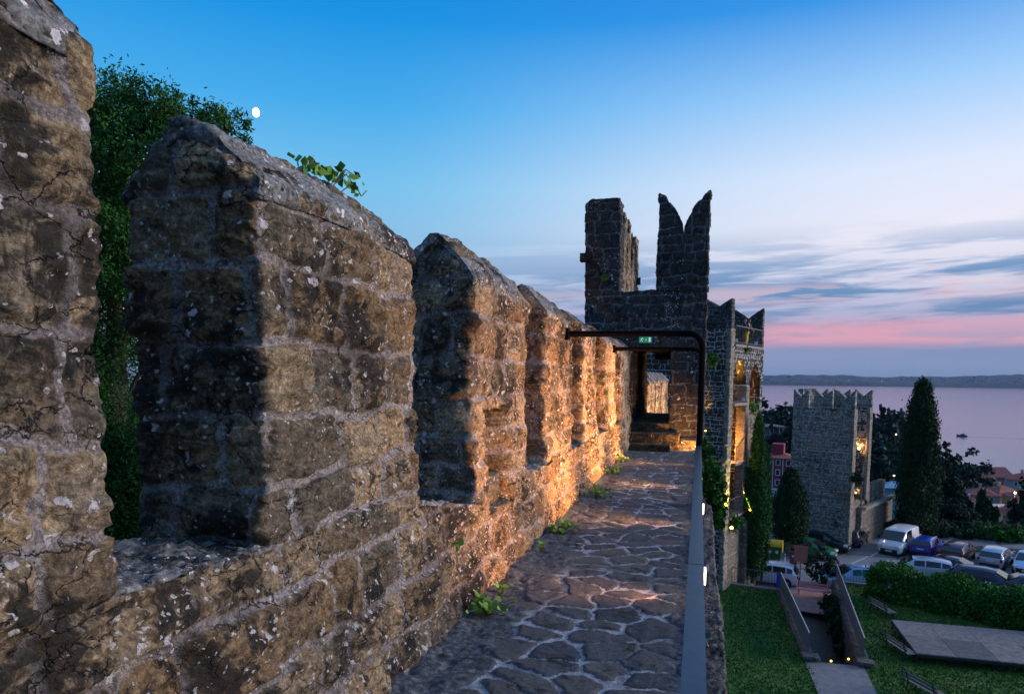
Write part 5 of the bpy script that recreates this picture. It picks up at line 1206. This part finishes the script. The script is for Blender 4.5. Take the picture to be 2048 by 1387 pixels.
MB().box((-2.0, 0, 3.0), (3.4, 2.2, .12)).bar((-3.4, .9, 1.3), (-3.4, .9, 3.0), .1).bar((-3.4, -.9, 1.3), (-3.4, -.9, 3.0), .1).build('canopy', M_HULL, bt)
MB().bar((-.5, 0, 2.6), (-.5, 0, 4.4), .08).build('mast', M_HULL, bt)
d = Vector((math.cos(rad(168)), math.sin(rad(168)), 0)); s = Vector((-d.y, d.x, 0)); a = q-d*5; V = [a+s*1.2, a-s*1.2, a-d*110-s*3, a-d*110+s*3]
tag(mesh_obj('wake', [(v.x, v.y, ZS+.05) for v in V], [(0, 1, 2, 3)], simple('wake_water', (.05, .07, .10), .35)), kind='structure')

# ================================================================== PEOPLE
def skin(name, pts, edges, rad_, mat, parent, sub=1, extra=None):
    me = bpy.data.meshes.new(name); me.from_pydata(pts, edges, []); o = bpy.data.objects.new(name, me); COL.objects.link(o)
    o.modifiers.new('s', 'SKIN')
    for v, r in zip(me.skin_vertices[0].data, rad_): v.radius = r if isinstance(r, tuple) else (r, r)
    me.skin_vertices[0].data[0].use_root = True
    sb_ = o.modifiers.new('u', 'SUBSURF'); sb_.levels = sb_.render_levels = sub
    dg = bpy.context.evaluated_depsgraph_get(); m2 = bpy.data.meshes.new_from_object(o.evaluated_get(dg)); bpy.data.objects.remove(o)
    V = [tuple(v.co) for v in m2.vertices]; Fc = [tuple(p.vertices) for p in m2.polygons]
    if extra: k = len(V); V += extra.v; Fc += [tuple(i+k for i in f) for f in extra.f]
    return mesh_obj(name, V, Fc, mat, parent, smooth=True)
M_SKIN = simple('skin', (.36, .19, .12), .6)
def person(loc, rz, label, shirt, trous, hairc, hands, lean=.12, hair=True, stripes=None):
    r_ = empty('person', loc, rz, label, 'person')
    ly = lean
    J = dict(pelvis=(0, 0, .93), waist=(0, .02, 1.05), chest=(0, ly*.8, 1.30), neck=(0, ly*1.15, 1.47), head0=(0, ly*1.3, 1.56), head1=(0, ly*1.45, 1.67),
             hl=(-.1, 0, .88), hr=(.1, 0, .88), kl=(-.12, .03, .48), kr=(.12, .05, .48), al=(-.12, -.02, .09), ar=(.13, 0, .09), tl=(-.13, .14, .04), tr=(.15, .16, .04),
             sl=(-.19, ly, 1.41), sr=(.19, ly, 1.41), el=(-.27, ly+.16, 1.17), er=(.27, ly+.16, 1.17), wl=hands[0], wr=hands[1])
    keys = list(J); R = dict(pelvis=.13, waist=.12, chest=(.16, .12), neck=.055, head0=.075, head1=.09, hl=.10, hr=.10, kl=.065, kr=.065, al=.045, ar=.045, tl=.035, tr=.035, sl=.065, sr=.065, el=.045, er=.045, wl=.028, wr=.028)
    E_ = [('pelvis', 'waist'), ('waist', 'chest'), ('chest', 'neck'), ('neck', 'head0'), ('head0', 'head1'), ('pelvis', 'hl'), ('pelvis', 'hr'), ('hl', 'kl'), ('hr', 'kr'), ('kl', 'al'), ('kr', 'ar'), ('al', 'tl'), ('ar', 'tr'), ('chest', 'sl'), ('chest', 'sr'), ('sl', 'el'), ('sr', 'er'), ('el', 'wl'), ('er', 'wr')]
    ex_ = MB()
    for s, w_ in ((-1, Vector(hands[0])), (1, Vector(hands[1]))):
        d_ = (w_-Vector(J['el' if s < 0 else 'er'])).normalized(); ex_.ball(w_+d_*.045, (.04, .045, .02), 8, 5)
        for f_ in range(4):
            o_ = Vector(((f_-1.5)*.018, 0, 0)); b0 = w_+d_*.07+o_; ex_.tube([b0, b0+d_*.035+Vector((0, 0, -.012)), b0+d_*(.045+.008*(1.5-abs(f_-1.5)))+Vector((0, 0, -.045))], [.009, .008, .006], 6)
        ex_.tube([w_+d_*.03+Vector((-s*.03, 0, 0)), w_+d_*.06+Vector((-s*.052, 0, -.01)), w_+d_*.085+Vector((-s*.05, 0, -.02))], [.011, .009, .007], 6)
    hd_ = Vector(J['head1'])+Vector((0, .0, -.03)); ex_.ball(hd_, (.078, .098, .118), 14, 10)
    ex_.tube([hd_+Vector((0, .09, .01)), hd_+Vector((0, .118, -.025)), hd_+Vector((0, .095, -.035))], [.008, .014, .01], 6)
    for s in (-1, 1): ex_.ball(hd_+Vector((s*.08, -.01, -.01)), (.012, .022, .032), 6, 5)
    body = skin('body', [J[k] for k in keys], [(keys.index(a), keys.index(b)) for a, b in E_], [R[k] for k in keys], M_SKIN, r_, 2, ex_)
    fx = MB()
    for s in (-1, 1): fx.ball(hd_+Vector((s*.03, .088, .012)), .010, 6, 4)
    fx.build('eyes', M_TRIM, body); MB().ball(hd_+Vector((0, .09, -.058)), (.025, .008, .006), 8, 4).build('mouth', simple('lips', (.3, .08, .06), .6), body)
    if hair: MB().ball(hd_+Vector((0, -.018, .022)), (.086, .10, .108), 14, 9).build('hair', simple('hair', hairc, .8), body)
    k2 = ['pelvis', 'waist', 'chest', 'neckb', 'sl', 'sr', 'ml', 'mr']; J2 = dict(J); J2['neckb'] = (0, ly*1.1, 1.43); J2['ml'] = tuple((Vector(J['sl'])*.25+Vector(J['el'])*.75)); J2['mr'] = tuple((Vector(J['sr'])*.25+Vector(J['er'])*.75))
    skin('shirt', [J2[k] for k in k2], [(0, 1), (1, 2), (2, 3), (2, 4), (2, 5), (4, 6), (5, 7)], [.165, .15, (.19, .15), .075, .085, .085, .068, .068], shirt, body, 2)
    k3 = ['pelvis', 'hl', 'hr', 'kl', 'kr', 'al', 'ar']; J3 = dict(J); J3['al'] = (J['al'][0], J['al'][1], .13); J3['ar'] = (J['ar'][0], J['ar'][1], .13)
    skin('trousers', [J3[k] for k in k3], [(0, 1), (0, 2), (1, 3), (2, 4), (3, 5), (4, 6)], [.155, .125, .125, .088, .088, .07, .07], trous, body, 2)
    for s, k in ((-1, 'tl'), (1, 'tr')):
        a = Vector(J['al' if s < 0 else 'ar']); MB().ball((a.x, a.y+.07, .045), (.05, .145, .05), 10, 6).build('shoe', M_TRIM, body)
    return r_
mt, t, b = newmat('striped_shirt')
og = t.new('ShaderNodeTexCoord').outputs['Object']; sx = t.new('ShaderNodeSeparateXYZ'); t.put(sx.inputs[0], og)
st_ = t.math('GREATER_THAN', t.math('FRACT', t.math('MULTIPLY', sx.outputs[2], 11)), .72); t.put(b.inputs['Base Color'], t.mix(st_, (.012, .014, .03, 1), (.25, .26, .32, 1)))
zt_ = ZT+14.79
pA, pBb = at(1484, 692, 'z', zt_), at(1493, 693, 'z', zt_)
gf = t1w(-.25, 3.9, 14.79); gs = t1w(-.35, 3.25, 14.79)
def onplat(px, lx):
    for y in np.arange(.8, 5.6, .01):
        v = t1w(lx, y, 14.79)
        d_ = v+Vector((0, 0, .8))-CP; x_ = 1024+F*(d_.dot(CR))/(d_.dot(CF))
        if x_ >= px: return v
    return v
person(onplat(1492.5, -.30), T1R-rad(90), 'person in a dark striped shirt and yellow trousers leaning on the tower railing', mt, simple('yellow_trousers', (.72, .52, .01), .8), (.02, .015, .01), ((-.16, .40, 1.06), (.20, .44, 1.04)))
person(onplat(1484, -.42), T1R-rad(70), 'bald person in a dark blue shirt standing left of the other on the tower', simple('navy_shirt', (.02, .03, .09), .85), simple('navy_trousers', (.015, .02, .05), .85), (.1, .08, .07), ((-.15, .38, 1.10), (.2, .36, 1.1)), hair=False)

# ================================================================== HAZE over the bay
hb = MB().box((0, 4500, -10), (17000, 9400, 130)).build('haze', None)
mt = bpy.data.materials.new('haze'); mt.use_nodes = True; nt = mt.node_tree; nt.nodes.clear()
vo = nt.nodes.new('ShaderNodeVolumePrincipled'); vo.inputs['Density'].default_value = .000035; vo.inputs['Color'].default_value = (.42, .62, .95, 1); vo.inputs['Anisotropy'].default_value = .0
ou = nt.nodes.new('ShaderNodeOutputMaterial'); nt.links.new(vo.outputs[0], ou.inputs['Volume']); hb.data.materials.append(mt); tag(hb, kind='stuff', label='thin blue evening haze over the bay', cat='haze')
